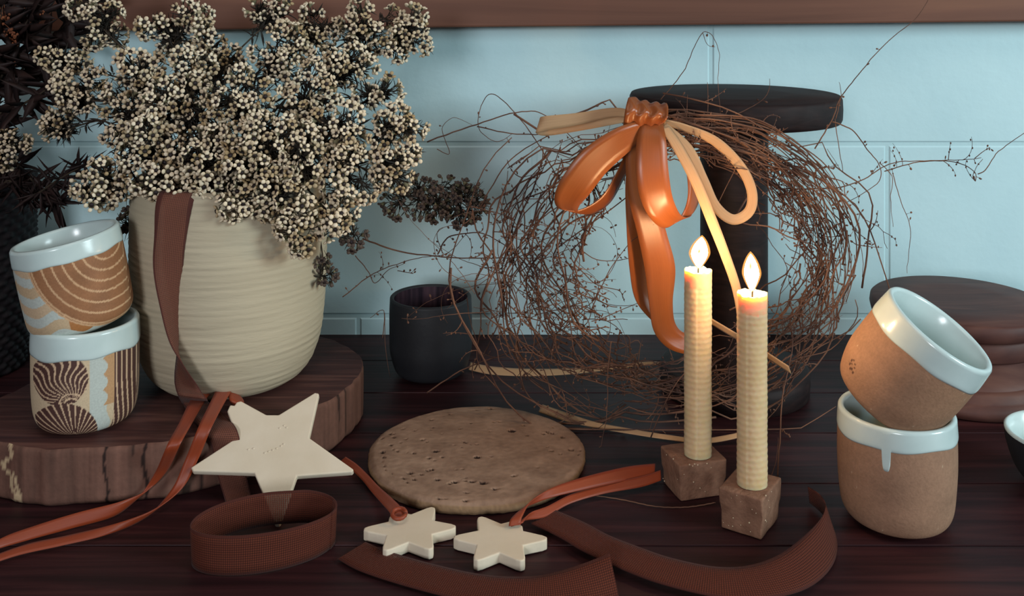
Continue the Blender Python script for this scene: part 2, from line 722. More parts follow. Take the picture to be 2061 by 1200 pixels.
vp = resample(smooth_prof([(.045, .0), (.056, .001), (.0632, .005), (.0705, .013), (.0765, .026), (.081, .045), (.084, .08), (.085, .12), (.0843, .155), (.0832, .176)], 12), .00085)
vp = [(a * .984, b * .985) for a, b in vp]
inner = smooth_prof([(.0808, .1756), (.0785, .1740), (.0780, .15), (.0778, .08), (.072, .03), (.05, .012), (.001, .010)], 6)


def vase_r(a, z, i):
    if i >= len(vp):
        return 0
    return 0.00027 * math.sin(z * 2 * math.pi / .0056 + .5 * math.sin(a * 2) + 3 * noise.noise(Vector((math.sin(a) * .5, 3, z * 22)))) * (.4 + .6 * noise.noise(Vector((math.sin(a) * 2, math.cos(a) * 2, z * 60)))) \
        + .00035 * noise.noise(Vector((math.sin(a) * 1.2, math.cos(a) * 1.2, z * 260)))


lathe('body', vp + inner, M['cream'], vase, 144, rmod=vase_r)


# ------------------------------------------------------------------ cups
def cup_profile(R, H, rb=.66, bulge=0.0, per=8):
    return smooth_prof([(R * rb * .9, 0), (R * rb * 1.06, .0008), (R * (rb + .2), H * .055), (R * (rb + .29), H * .15), (R * .99, H * .33),
                        (R * (1.0 + bulge), H * .55), (R * (1 + bulge * .6), H * .8), (R * .985, H * .985)], per)


def make_cup(name, R, H, root, bodymat, colf, glaze_low, glaze_mat, wall=.0036, n=360, bulge=0.0, rb=.66, dense=10, lip=0.0):
    outer = cup_profile(R, H, rb, bulge, dense)
    lipp = [(R * .985 - wall * .25, H * 1.0), (R * .985 - wall * .75, H * 1.0), (R * .985 - wall, H * .98)]
    inn = [(R * .985 - wall, H * .8), (R * .97 - wall, H * .4), (R * .8 - wall, H * .13), (R * .4, H * .09), (.0004, H * .088)]
    body = lathe('body', outer + lipp + smooth_prof(inn, 4), bodymat, root, n, colf=colf)
    # glaze: a thin skin from the lower glaze edge, over the lip and down the inside
    V, Fc = [], []
    g = .00055
    zs = [k / 14 for k in range(15)]

    def r_at(z):
        for (r0, z0), (r1, z1) in zip(outer, outer[1:]):
            if z0 <= z <= z1 and z1 > z0:
                return r0 + (r1 - r0) * (z - z0) / (z1 - z0)
        return outer[-1][0]
    inner2 = lipp[1:] + smooth_prof(inn, 4)
    rows = len(zs) + len(lipp) + 1 + len(inner2)
    cols = []
    for j in range(n):
        a = 2 * math.pi * j / n
        if a > math.pi:
            a -= 2 * math.pi
        zl = glaze_low(a)
        line = [(r_at(zl) - .0003, zl)]
        for t in zs:
            z = zl + (H * .985 - zl) * t
            gg = g * (1 - .75 * max(0, 1 - t * 9)) + .00018 * noise.noise(Vector((math.sin(a) * 3, math.cos(a) * 3, z * 90)))
            line.append((r_at(z) + gg, z))
        line += [(lipp[0][0] + .0004, H + g), (lipp[1][0], H + g), (lipp[2][0] - g, H * .98)]
        line += [(max(r - g, .0003), z + g * .7) for r, z in smooth_prof(inn, 4)]
        cols.append(line)
    k = len(cols[0])
    for i in range(k):
        for j in range(n):
            a = 2 * math.pi * j / n
            r, z = cols[j][i]
            V.append(Vector((r * math.sin(a), -r * math.cos(a), z)))
    for i in range(k - 1):
        for j in range(n):
            Fc.append((i * n + j, i * n + (j + 1) % n, (i + 1) * n + (j + 1) % n, (i + 1) * n + j))
    Fc.append(tuple(range((k - 1) * n, k * n)))
    mesh('glaze', V, Fc, glaze_mat, root, local=True)
    return body


CREAM, BROWN, TAN = lin((222, 196, 162)), lin((92, 60, 50)), lin((186, 132, 92))
WHITE = lin((206, 212, 204))
LINE = lin((226, 190, 156))
DBROWN = lin((88, 58, 52))


def lower_left_col(R, H):
    def f(a, z, i):
        a -= .41
        if abs(a) > 2.2:
            return CREAM
        # local picture coordinates: x across the front in cup-radius pixels (R = 101), y up from the base (H = 205)
        x = 101 * a * .95 if abs(a) > 1.2 else 101 * math.sin(a)
        y = z / H * 200
        c = CREAM
        # white glazed strip
        if 6 < x < 42 + 5 * math.sin(y * .09):
            c = WHITE
        # scalloped tan edge
        sx = 30 + 9 * abs(math.sin(y * .105))
        if sx < x < 50 and 60 < y < 190:
            c = lin((206, 160, 116))
        # roundel with wavy rays
        dx, dy = x + 46, y - 118
        d = math.hypot(dx, dy)
        if d < 50:
            c = DBROWN
            ang = math.atan2(dx - 18, -(y - 58)) if False else math.atan2(y - 70, x + 26)
            rr = math.hypot(x + 26, y - 70)
            k = ang * 5.6 + .55 * math.sin(rr * .10)
            if rr > 14 and abs((k % 1) - .5) < .15:
                c = LINE
            if rr <= 30 and abs((rr % 9) - 4) < 1.5 and y < 92:
                c = LINE
        # fan at the foot
        dx, dy = (x + 40) / 64, (y - 0) / 74
        if dx * dx + dy * dy < 1 and y < 78:
            c = DBROWN
            ang = math.atan2(y + 8, x + 22)
            if abs(((ang * 6.2) % 1) - .5) < .13:
                c = LINE
        # striped panel on the right
        if x > 50:
            c = DBROWN
            k = (x - 50) * .105 + .9 * (1 - min(y, 110) / 110) ** 2 * -1.5
            if abs((k % 1) - .5) < .15:
                c = LINE
        return c
    return f


def upper_left_col(R, H):
    def f(a, z, i):
        a -= .41
        if abs(a) > 2.4:
            return CREAM
        x = 107 * a * .95 if abs(a) > 1.25 else 107 * math.sin(a)
        y = z / H * 178
        c = WHITE
        k = y * .026 + .19 * math.sin(x * .075 + 1.2) + x * .0012
        t = (k % 1)
        if t > .48:
            c = lin((214, 184, 148)) if (k % 2) < 1 else lin((220, 190, 156))
        if y < 40 and t > .48 and x > -20:
            c = lin((190, 126, 74))
        dx, dy = (x - 74) / 150, (y - 158) / 152
        d = math.hypot(dx, dy) if y < 158 else abs(dx)
        if d < 1:
            c = lin((164, 112, 76))
            n = noise.noise(Vector((x * .03, y * .03, 3)))
            c = tuple(q * (1 + .22 * n) for q in c)
            e = (d / .128)
            if abs((e % 1) - .5) < .09 or d > .978:
                c = lin((224, 178, 136))
        return c
    return f


CUPS_L = 'carved patterned cups on the log slab'
LC = T(174, 850, SZ)
LC = Vector(((173 - 1030.5) / F * .782, .782, SZ))
R1, H1 = .0396, .079
c1 = tag(empty('cup', LC + Vector((0, 0, .0006))), 'upright cup with brown roundel and striped carvings, bottom of the stack on the log slab', 'cup', CUPS_L)
make_cup('cup', R1, H1, c1, M['patterned'], lower_left_col(R1, H1),
         lambda a: H1 * (.76 + .012 * math.sin(a * 2) + .010 * math.sin(a * 7 + 1)), M['glaze'], n=420, dense=22)
R2, H2 = .0402, .072
rot = Quaternion((0, 1, 0), math.radians(-11)) @ Quaternion((1, 0, 0), math.radians(2))
c2 = tag(empty('cup', P(169, 654, .783), rot), 'tilted cup with tan arched lines and wavy stripes, on top of the roundel cup', 'cup', CUPS_L)
make_cup('cup', R2, H2, c2, M['patterned'], upper_left_col(R2, H2),
         lambda a: H2 * (.81 + .006 * math.sin(a * 5) + .006 * math.sin(a * 9 + 1)), M['glaze'], n=420, dense=22, rb=.68)


def clay_col(base, stamp=None):
    def f(a, z, i):
        n = noise.noise(Vector((math.sin(a) * 1.5, math.cos(a) * 1.5, z * 90)))
        n2 = noise.noise(Vector((math.sin(a) * 14, math.cos(a) * 14, z * 330)))
        b = 1 + .16 * n + .10 * n2
        c = [q * b for q in lin(base)]
        if n2 > .58 and noise.noise(Vector((a * 40, z * 900, 1))) > .5:
            c = list(lin((214, 190, 160)))
        if stamp:
            for da, dz in stamp:
                if abs(a - da) < .022 and abs(z - dz) < .0008:
                    c = list(lin((92, 62, 48)))
        return c
    return f


CUPS_R = 'tan clay cups with white glazed rims'
RC = Vector(((1804 - 1030.5) / F * .716, .716, .0006))
R3, H3 = .0402, .0785


def low3(a):
    z = H3 * (.815 + .012 * math.sin(a * 2 + 1.2) + .008 * math.sin(a * 6))
    d = abs(a + .53)
    if d < .075:
        z -= H3 * .175 * (1 - (d / .075) ** 4) ** .5
    return z


c3 = tag(empty('cup', RC), 'upright tan clay cup with white rim and one glaze drip, bottom of the right stack', 'cup', CUPS_R)
make_cup('cup', R3, H3, c3, M['claybody'], clay_col((166, 126, 101)), low3, M['glaze'], n=540, bulge=.012, dense=14)

ax = Vector((.507, -.248, .823)).normalized()
R4, H4 = .0408, .0735
rimc = P(1892, 661, .700)
rot = Vector((0, 0, 1)).rotation_difference(ax)
stamp = [(-1.42 + q * .05, .0185 + h * .0022) for q, h in ((0, 0), (1, .7), (0, 1.5), (1, 2.2), (2, -.4), (3, .8), (2.3, 1.6), (3.3, -.8), (1.2, -1))]
c4 = tag(empty('cup', rimc - ax * H4, rot), 'tan clay cup tipped to one side, resting on top of the upright drip-glazed cup', 'cup', CUPS_R)
make_cup('cup', R4, H4, c4, M['claybody'], clay_col((172, 130, 102), stamp),
         lambda a: H4 * (.755 + .012 * math.sin(a * 2 + 2.4) + .007 * math.sin(a * 7)), M['glaze'], n=420, bulge=.01, dense=14, rb=.62)

DC = Vector(((867 - 1030.5) / F * .985, .985, .0006))
c5 = tag(empty('cup', DC), 'charcoal black cup standing alone in front of the wall beside the wreath', 'cup')
R5, H5 = .0408, .0775
lathe('body', cup_profile(R5, H5, .62, 0, 8) + [(R5 * .985 - .0012, H5), (R5 * .985 - .003, H5), (R5 * .985 - .004, H5 * .975)], M['black_clay'], c5, 128, close=False)
lathe('inner_glaze', [(R5 * .985 - .0039, H5 * .978)] + smooth_prof([(R5 * .985 - .004, H5 * .9), (R5 * .88, H5 * .45), (R5 * .7, H5 * .13), (.0004, H5 * .1)], 6), M['black_glaze'], c5, 96, close=False)

# ------------------------------------------------------------------ stars
def prism(name, pts, org, ex, ey, thick, mat, parent=None, bev=.0012, seg=3):
    bm = bmesh.new()
    ez = ex.cross(ey)
    vs_ = [bm.verts.new(org + ex * x + ey * y) for x, y in pts]
    f = bm.faces.new(vs_)
    f.normal_update()
    r = bmesh.ops.extrude_face_region(bm, geom=[f])
    for v in r['geom']:
        if isinstance(v, bmesh.types.BMVert):
            v.co -= ez * thick
    bmesh.ops.recalc_face_normals(bm, faces=bm.faces)
    bmesh.ops.bevel(bm, geom=bm.edges[:], offset=bev, segments=seg, profile=.6, affect='EDGES', clamp_overlap=True)
    if parent is not None:
        for v in bm.verts:
            v.co -= Vector(parent.location)
    me = bpy.data.meshes.new(name)
    bm.to_mesh(me)
    bm.free()
    for p in me.polygons:
        p.use_smooth = len(p.vertices) < 9
    me.materials.append(mat)
    o = bpy.data.objects.new(name, me)
    C.objects.link(o)
    if parent is not None:
        o.parent = parent
    return o


ANG = math.radians(57)
s_org = P(557, 1060, .7075)
s_org.z = max(s_org.z, .0055)
s_ey = Vector((0, math.sin(ANG), math.cos(ANG)))
s_ex = Vector((1, 0, 0))
s_ez = s_ex.cross(s_ey)
star_px = [(384, 941), (478, 880), (457, 828), (463, 815), (472, 816), (476, 809), (485, 807), (536, 835), (561, 835), (634, 790), (642, 792), (622, 881), (712, 945), (708, 950), (597, 958),
           (562, 1056), (554, 1056), (512, 952), (388, 948)]
big = []
for u, v in star_px:
    p = on_plane(u, v, s_org, s_ez) - s_org
    big.append((p.dot(s_ex), p.dot(s_ey)))
big = big[::-1]
star = tag(empty('star_ornament', s_org), 'large white clay five-pointed star leaning on the log slab', 'ornament')
prism('star_body', big, s_org, s_ex, s_ey, .0052, M['star'], star, .0014)
mb = MB()
for u, v in ((500, 905), (510, 903), (533, 912), (541, 909), (549, 906), (557, 903), (566, 898), (571, 894), (563, 862), (572, 857), (577, 861)):
    mb.blob(on_plane(u, v, s_org, s_ez), (.0011, .0008, .0005), q=Vector((0, 0, 1)).rotation_difference(s_ez))
mb.build('embossed_mark', M['star'], star)


def hexstar(name, cu, cv, size, ang, label, cutk):
    z = .0078
    c = T(cu, cv, z)
    ex = Vector((math.cos(ang), math.sin(ang), 0))
    ey = Vector((-math.sin(ang), math.cos(ang), 0))
    pts = []
    for k in range(6):
        a = math.pi / 3 * k
        R = size * (1 if k in (0, 3) else .97)
        if k == cutk:
            for dd, rr in ((-.26, .68), (-.12, .70), (0, .66), (.12, .71), (.26, .69)):
                pts.append((R * rr * math.cos(a + dd), R * rr * math.sin(a + dd)))
        else:
            for dd, rr in ((-.13, .90), (-.05, .99), (.05, .99), (.13, .90)):
                pts.append((R * rr * math.cos(a + dd), R * rr * math.sin(a + dd)))
        pts.append((size * .56 * math.cos(a + math.pi / 6), size * .56 * math.sin(a + math.pi / 6)))
    root = tag(empty(name, (c.x, c.y, 0.0003)), label, 'ornament', 'small white star ornaments')
    prism('star_body', pts, c, ex, ey, .0074, M['star'], root, .0011)
    return root, c


st1, s1c = hexstar('star_ornament', 825, 1062, .0322, math.radians(3), 'small white six-pointed star on a dark rust ribbon, nearer the brown ribbon loop', 2)
st2, s2c = hexstar('star_ornament', 1007, 1082, .0322, math.radians(-1), 'small white six-pointed star on a bright rust folded ribbon, in front of the stone disc', 1)

# ------------------------------------------------------------------ pitted stone disc
def build_disc():
    rnd = random.Random(11)
    c = T(960, 905, .009)
    R, th = .0868, .0092
    pits = []
    for px, py, s in [(1030, 867, 1.5), (960, 920, 1.3), (878, 908, 1.2), (825, 952, 1.1), (880, 965, 1.0), (915, 970, 1.1), (950, 969, 1), (972, 972, 1.3), (850, 885, .9), (792, 880, .9), (770, 910, 1.0),
                      (1110, 908, .9), (1133, 880, .9), (1111, 872, .8), (833, 912, .8), (863, 922, .8), (1150, 905, 1.1), (1034, 958, .9), (868, 945, .9), (996, 984, 1.0), (988, 823, .8)]:
        q = T(px, py, th)
        pits.append((q.x - c.x, q.y - c.y, .0021 * s))
    for _ in range(70):
        a, r = rnd.uniform(0, 6.283), R * .96 * math.sqrt(rnd.random())
        x, y = r * math.cos(a), r * math.sin(a)
        if rnd.random() < .65 and x > 0:
            x = -x
        pits.append((x, y, rnd.uniform(.0007, .0016)))
    V, Fc, col = [], [], []
    n, K = 300, 130

    def rim(a):
        return R * (1 + .008 * math.sin(a * 2 + 1) + .006 * math.sin(a * 5) + .007 * noise.noise(Vector((math.cos(a) * 6, math.sin(a) * 6, 2))))
    A, B = lin((132, 102, 84)), lin((172, 140, 118))
    for k in range(K + 1):
        t = (k / K)
        for j in range(n):
            a = 2 * math.pi * j / n
            r = rim(a) * (.002 + .998 * t) * .985
            x, y = r * math.cos(a), r * math.sin(a)
            z = th + .00035 * noise.noise(Vector((x * 60, y * 60, 0))) + .0002 * noise.noise(Vector((x * 240, y * 240, 0)))
            z -= .0016 * max(0, (t - .955) / .045) ** 2
            nn = .5 + .5 * noise.noise(Vector((x * 45, y * 70, 5))) + .3 * noise.noise(Vector((x * 190, y * 240, 5)))
            cc = [p + (q - p) * max(0, min(1, nn)) for p, q in zip(A, B)]
            for (qx, qy, qs) in pits:
                d = math.hypot((x - qx) / 1.3, y - qy) + .0003 * noise.noise(Vector((x * 900, y * 900, 0)))
                if d < qs:
                    z = min(z, th - .0022 * (1 - (d / qs) ** 2) - .0002)
                    if d < qs * .8:
                        cc = list(lin((44, 26, 20)))
            V.append(Vector((c.x + x, c.y + y, z)))
            col.append(cc)
    for kk, (rr, zz) in enumerate(((1.0, th * .72), (1.004, th * .4), (.99, th * .1), (.97, .0004))):
        for j in range(n):
            a = 2 * math.pi * j / n
            r = rim(a) * rr + .0007 * noise.noise(Vector((a * 20, kk, 3)))
            V.append(Vector((c.x + r * math.cos(a), c.y + r * math.sin(a), zz)))
            nn = .5 + .5 * noise.noise(Vector((a * 60, kk * 4, 5)))
            col.append([p + (q - p) * nn for p, q in zip(lin((120, 92, 70)), lin((172, 136, 100)))])
    R_ = K + 5
    for k in range(R_ - 1):
        for j in range(n):
            Fc.append((k * n + j, (k + 1) * n + j, (k + 1) * n + (j + 1) % n, k * n + (j + 1) % n))
    Fc.append(tuple(range(n)))
    Fc.append(tuple(range((R_ - 1) * n, R_ * n))[::-1])
    o = mesh('stone_disc', V, Fc, M['stone'], col=col)
    return tag(o, 'round flat brown pitted stone disc lying on the table', 'stone disc')


build_disc()

# ------------------------------------------------------------------ candles and their holders
def block(name, cx, cy, hx, hy, h, ang, label, seed):
    rnd = random.Random(seed)
    root = tag(empty(name, (cx, cy, .0003)), label, 'candle holder', 'cube candle holders')
    bm = bmesh.new()
    bmesh.ops.create_cube(bm, size=2)
    q = Quaternion((0, 0, 1), ang)
    bmesh.ops.bevel(bm, geom=bm.edges[:], offset=.09, segments=3, profile=.6, affect='EDGES')
    bmesh.ops.subdivide_edges(bm, edges=[e for e in bm.edges if e.calc_length() > .5], cuts=5, use_grid_fill=True)
    for v in bm.verts:
        tap = 1 - .05 * (v.co.z < 0) + .02 * v.co.z
        p = Vector((v.co.x * hx * tap, v.co.y * hy * tap, (v.co.z + 1) * h / 2))
        p += Vector((1, 1, .3)) * .0006 * noise.noise(p * 90 + Vector((seed, 0, 0)))
        p.z = max(p.z, 0)
        v.co = q @ p
    me = bpy.data.meshes.new('block')
    bm.to_mesh(me)
    bm.free()
    me.polygons.foreach_set('use_smooth', [True] * len(me.polygons))
    me.materials.append(M['holder'])
    o = bpy.data.objects.new('block', me)
    C.objects.link(o)
    o.parent = root
    mb = MB()
    for _ in range(26):
        s = rnd.choice([(-1, 0), (0, -1), (0, -1), (1, 0)])
        t = rnd.uniform(-.85, .85)
        p = Vector((s[0] * hx if s[0] else t * hx, s[1] * hy if s[1] else t * hy, h * (1 - rnd.random() ** 1.5 * .9)))
        mb.blob(q @ p, rnd.uniform(.0003, .0007), ns=5, nr=2)
    mb.build('flecks', M['fleck'], root, local=True)
    return root


def block_at(near, other, depth, h, label, seed):
    """a block from two bottom corners of its front face"""
    e = (other - near)
    ln = e.length
    e.normalize()
    n = Vector((-e.y, e.x, 0))
    if n.y < 0:
        n = -n
    c = near + e * ln / 2 + n * depth / 2
    block('candle_holder', c.x, c.y, ln / 2, depth / 2, h, math.atan2(e.y, e.x), label, seed)
    return c


hb1 = block_at(T(1368, 1013), T(1462, 999), .034, .0275, 'reddish clay cube block under the candle nearer the wreath ribbon', 3)
hb2 = block_at(T(1447, 1064), T(1534, 1092), .038, .0290, 'reddish clay cube block under the front candle, one corner towards the viewer', 5)


def candle(cx, cy, z0, z1, r, label, seed, fh, fw, lean):
    root = tag(empty('candle', (cx, cy, z0)), label, 'candle', 'lit beeswax candles')
    H = z1 - z0
    rows = int(H / .0006)
    prof = [(r * .9, 0)] + [(r, .0006 + (H - .0006) * k / rows) for k in range(rows + 1)]
    nrow = len(prof)

    def rm(a, z, i):
        if i == 0:
            return 0
        row = math.floor(z / .0042)
        ph = (row % 2) * math.pi
        rid = 0.00011 * math.cos(z * 2 * math.pi / .0042) + 0.00005 * math.cos(a * 14 + ph)
        if z > H - .012:
            rid *= max(0, (H - z) / .012) * .6
        step = .0005 * (((a - .05 + seed * .3) % (2 * math.pi)) / (2 * math.pi) - .5) * (1 if z < H - .012 else .3)
        return rid + step + .00025 * noise.noise(Vector((a, z * 40, seed)))

    def zm(a, rr, i):
        if i < nrow - 3:
            return 0
        return .0012 * noise.noise(Vector((math.sin(a) * 2.2, math.cos(a) * 2.2, seed * 3))) + .0008 * noise.noise(Vector((math.sin(a) * 6, math.cos(a) * 6, seed)))
    top = [(r * .90, H + .0001), (r * .78, H - .0012), (r * .5, H - .0032), (r * .2, H - .0038), (.0004, H - .0038)]
    lathe('wax_body', prof + top, M['wax'], root, 84, rmod=lambda a, z, i: rm(a, z, i) if i < nrow else 0, zmod=zm)
    mb = MB()
    mb.tube([Vector((0, 0, H - .005)), Vector((.0002, 0, H + .002)), Vector((.0008 * lean, 0, H + .005))], [.0007, .0006, .0004], 6)
    mb.build('wick', M['wick'], root, local=True)
    base = H + .0015
    fp = [(.0005, 0), (.28, .06), (.62, .2), (.93, .38), (1.0, .5), (.86, .66), (.58, .82), (.26, .94), (.02, 1)]
    for nm, mt, sc, hs, par in (('flame', M['flame'], 1.0, 1.0, root), ('flame_mantle', M['mantle'], 1.32, 1.10, None)):
        pr = smooth_prof([(a * fw * sc, b * fh * hs - (.0008 if sc > 1 else 0)) for a, b in fp], 5)
        V, Fc = [], []
        n = 24
        for rr, zz in pr:
            for j in range(n):
                a = 2 * math.pi * j / n
                V.append(Vector((rr * math.cos(a) + lean * .0022 * (zz / fh) ** 2 + lean * .0006, rr * math.sin(a) * .8, base + zz)))
        for i in range(len(pr) - 1):
            for j in range(n):
                Fc.append((i * n + j, i * n + (j + 1) % n, (i + 1) * n + (j + 1) % n, (i + 1) * n + j))
        if par is not None:
            fl = mesh(nm, V, Fc, mt, root, local=True)
        else:
            mesh('flame_halo', V, Fc, mt, fl, local=True)
    return root


zt = P(1409, 544, .754).z
candle(P(1405, 925, .755).x, .755, .0279, zt, .0103, 'lit cream beeswax candle further back, its flame leaning towards the yellow ribbon tail', 1, .0232, .0062, 1)
zt = P(1519, 590, .707).z
candle(P(1514, 985, .707).x, .707, .0294, zt, .0106, 'lit cream beeswax candle standing in front on the corner-turned clay block', 2, .0262, .0052, -.4)

# ------------------------------------------------------------------ dark spool and wooden pedestal
SC = Vector((P(1477, 190, .95).x, .95, 0))
spool = tag(empty('wooden_spool', SC + Vector((0, 0, .0003))), 'tall dark wooden spool with a wide round top behind the twig wreath', 'spool')
zt = P(1477, 189, .95).z
lathe('top_disc', smooth_prof([(.02, zt - .0245), (.095, zt - .0245)], 1) + [(.0975, zt - .024), (.0990, zt - .021), (.0994, zt - .012), (.0990, zt - .003), (.0975, zt), (.05, zt + .0001), (.0005, zt)], M['spool'], spool, 96)
lathe('column', [(.0345, .022), (.0325, .028), (.0318, .06), (.0316, .2), (.0325, zt - .0255), (.034, zt - .0246)], M['spool'], spool, 64)
lathe('base_disc', [(.066, 0), (.0695, .001), (.0705, .012), (.0695, .022), (.067, .024), (.0005, .024)], M['spool'], spool, 96)

PC = Vector((P(1932, 610, .955).x, .955, .0003))
ped = tag(empty('wooden_pedestal', PC), 'low brown round wooden pedestal behind the tipped clay cup', 'pedestal')
zt = P(1932, 603, .955).z
lathe('top_disc', [(.03, zt - .016), (.0775, zt - .016), (.0805, zt - .0145), (.082, zt - .008), (.0812, zt - .002), (.079, zt), (.045, zt + .0002), (.0005, zt - .0006)], M['pedestal'], ped, 96)
lathe('rim_ring', [(.03, zt - .036), (.072, zt - .036), (.0745, zt - .034), (.0745, zt - .019), (.072, zt - .0165), (.03, zt - .0165)], M['pedestal'], ped, 96)
lathe('column', smooth_prof([(.071, .022), (.0695, .026), (.069, .032), (.069, zt - .037), (.070, zt - .0362)], 5), M['pedestal'], ped, 64)
lathe('base_disc', [(.078, 0), (.083, .001), (.0845, .006), (.083, .011), (.079, .013), (.0775, .015), (.076, .020), (.072, .0225), (.0005, .0225)], M['pedestal'], ped, 96)

BC = Vector((P(2143, 930, .76).x, .76, .0003))
bowl = tag(empty('bowl', BC), 'dark bowl with a pale rim cut off by the right edge', 'bowl')
lathe('body', smooth_prof([(.018, 0), (.024, .001), (.034, .012), (.0405, .03), (.0415, .040)], 6) + [(.0405, .042), (.0392, .0415)], M['black_clay'], bowl, 96, close=False)
lathe('inner_glaze', [(.0418, .0402), (.0419, .0419), (.0405, .0428), (.0385, .0418)] + smooth_prof([(.037, .03), (.03, .012), (.0005, .006)], 5), M['glaze'], bowl, 96, close=False)

# ------------------------------------------------------------------ ribbons
X, Yv, Zv = Vector((1, 0, 0)), Vector((0, 1, 0)), Vector((0, 0, 1))
W = .0245
rb = ribbon('ribbon', [
    (P(374, 402, 0.8555), (1, .1, -.05), .029), (P(364, 384, 0.8015), (1, .1, -.1), .029), (P(352, 408, 0.7870), (1, .35, .08), .029), (P(344, 470, 0.7845), (1, .5, .05), .025), (P(339, 530, 0.7840), (.9, .6, .0), .0235),
    (P(344, 605, 0.7845), (.5, 1, 0), .0235), (P(352, 675, 0.7865), (.05, 1, 0), .0235), (P(363, 725, 0.7865), (-.55, .9, .1), .0235), (P(377, 778, 0.7865), (-.95, .3, .1), .0235), (P(387, 800, 0.7785), (-1, .15, .05), .0235),
    (T(395, 812, SZ + .003), (-1, .1, 0), .0235), (T(420, 840, SZ + .002), (-1, -.3, .0), .0235), (T(444, 868, SZ + .0025), (-1, -.3, .0), .0235), (P(456, 905, .757), (-1, .0, .2), .0235), (P(466, 955, .753), (-1, 0, .2), .0235), (T(478, 1000, .003), (-1, .2, .1), .0235), (T(486, 1022, .002), (-1, .2, 0), .0235)],
    M['brown_ribbon'], per=12)
tag(rb, 'long brown linen ribbon twisting down the front of the cream vase', 'ribbon')

# standing loop of ribbon in front of the large star
cl = T(528, 1085, 0)
ctrl = []
x0, x1 = T(386, 1130).x, T(672, 1100).x
for k in range(27):
    a = math.radians(20 - k * 15.2)
    x = (x0 + x1) / 2 + (x1 - x0) / 2 * math.cos(a) * (1 + (.012 if k > 20 else 0))
    y = .6735 + (.025 + (.002 if k > 20 else 0)) * math.sin(a) + .010 * math.cos(a)
    ctrl.append((Vector((x, y, W / 2 + .0006 + .0038 * max(0, math.sin(a)))), Vector((.05 * math.cos(a), -.12 * math.sin(a), 1)), W))
lp = ribbon('ribbon_loop', ctrl, M['dark_ribbon'], per=6)
tag(lp, 'russet woven ribbon standing in a loop under the tip of the large star', 'ribbon')

# long ribbon sweeping across the front of the table


def flat(u, v, z, tilt, ang, wd=W):
    """point above the table and a width direction lying mostly flat"""
    p = T(u, v, z)
    d = Vector((math.cos(ang) * math.cos(tilt), math.sin(ang) * math.cos(tilt), math.sin(tilt)))
    return (p, d, wd)


R_ = math.radians
def sweep(rows):
    pts = [T(u, v, z) for u, v, z in (q[:3] for q in rows)]
    out = []
    for i, p in enumerate(pts):
        t = pts[min(i + 1, len(pts) - 1)] - pts[max(i - 1, 0)]
        n = Vector((-t.y, t.x, 0)).normalized()
        a = rows[i][3]
        out.append((p, n * math.cos(a) + Vector((0, 0, math.sin(a))), W * (rows[i][4] if len(rows[i]) > 4 else 1)))
    return out


rb = ribbon('ribbon', sweep([(708, 1108, .002, .03), (754, 1130, .003, .08), (853, 1160, .0035, .10), (960, 1184, .0045, .12), (1060, 1192, .006, .2), (1130, 1186, .0075, .35), (1190, 1173, .0095, .6), (1236, 1158, .0115, .9)]), M['dark_ribbon'], per=12)
tag(rb, 'russet woven ribbon curving along the table edge below the two small stars', 'ribbon')
rb = ribbon('ribbon', sweep([(1092, 1040, .004, .02), (1150, 1066, .005, .05), (1202, 1095, .006, .08), (1265, 1122, .007, .12), (1340, 1149, .007, .15), (1440, 1171, .007, .2), (1525, 1171, .0075, .3), (1600, 1148, .009, .5), (1655, 1100, .0112, .9, .95), (1672, 1054, .0105, 1.2, .8), (1655, 1018, .009, 1.4, .6), (1628, 996, .008, 1.45, .5)]), M['dark_ribbon'], per=12)
tag(rb, 'russet woven ribbon sweeping around in front of the two candle holders', 'ribbon')

# rust satin ribbon tied to the large star: two strands that fall over the slab to the left
OW = .0098
rroot = tag(empty('hanging_ribbon', P(440, 770, .82)), 'rust satin ribbon tied to the large star and trailing down over the log slab', 'ribbon')
ribbon('left_strand', [
    (T(452, 769, .052), (.9, .3, -.1), OW * 1.5), (T(428, 768, .054), (.9, .4, -.2), OW * 1.5), (T(405, 795, .054), (1, .3, -.1), OW * 1.3), (T(375, 850, .052), (1, .3, -.05), OW), (T(350, 895, .049), (1, .25, .1), OW), (P(324, 950, .737), (1, .2, .2), OW * .95),
    (P(288, 994, .735), (.75, .3, .5), OW * .9), (T(238, 1024, .006), (.35, .4, .8), OW * 1.05), (T(150, 1048, .0055), (.25, .6, .75), OW * 1.1), (T(60, 1074, .005), (.25, .8, .55), OW * 1.1), (T(-10, 1098, .005), (.3, .9, .4), OW * 1.1), (T(-80, 1140, .004), (.3, .9, .2), OW)],
    M['orange_ribbon'], rroot, per=10, curl=.06)
ribbon('right_strand', [
    (T(450, 770, .052), (.9, .3, -.1), OW * 1.4), (T(452, 782, .055), (1, .2, -.1), OW * 1.3), (T(437, 812, .055), (1, .2, -.1), OW * 1.1), (T(412, 862, .052), (1, .2, -.05), OW), (P(386, 925, .742), (1, .2, .05), OW), (P(356, 985, .735), (1, .2, .2), OW * .9),
    (P(302, 1034, .716), (.65, .5, .5), OW * .8), (T(222, 1066, .005), (.3, .8, .5), OW * .8), (T(130, 1088, .004), (.2, .9, .3), OW * .9), (T(40, 1108, .004), (.2, 1, .25), OW), (T(-60, 1144, .003), (.2, 1, .2), OW)],
    M['orange_ribbon'], rroot, per=10, curl=.06)
ribbon('tie', [(P(445, 766, .824), (.3, .2, -.9), OW * 1.2), (P(463, 775, .822), (.5, .3, -.9), OW * 1.5), (P(473, 795, .808), (.85, .0, -.5), OW * 1.5), (P(477, 812, .796), (1, 0, -.3), OW * 1.2), (P(480, 822, .808), (1, 0, -.3), OW)],
       M['orange_ribbon'], rroot, per=8)

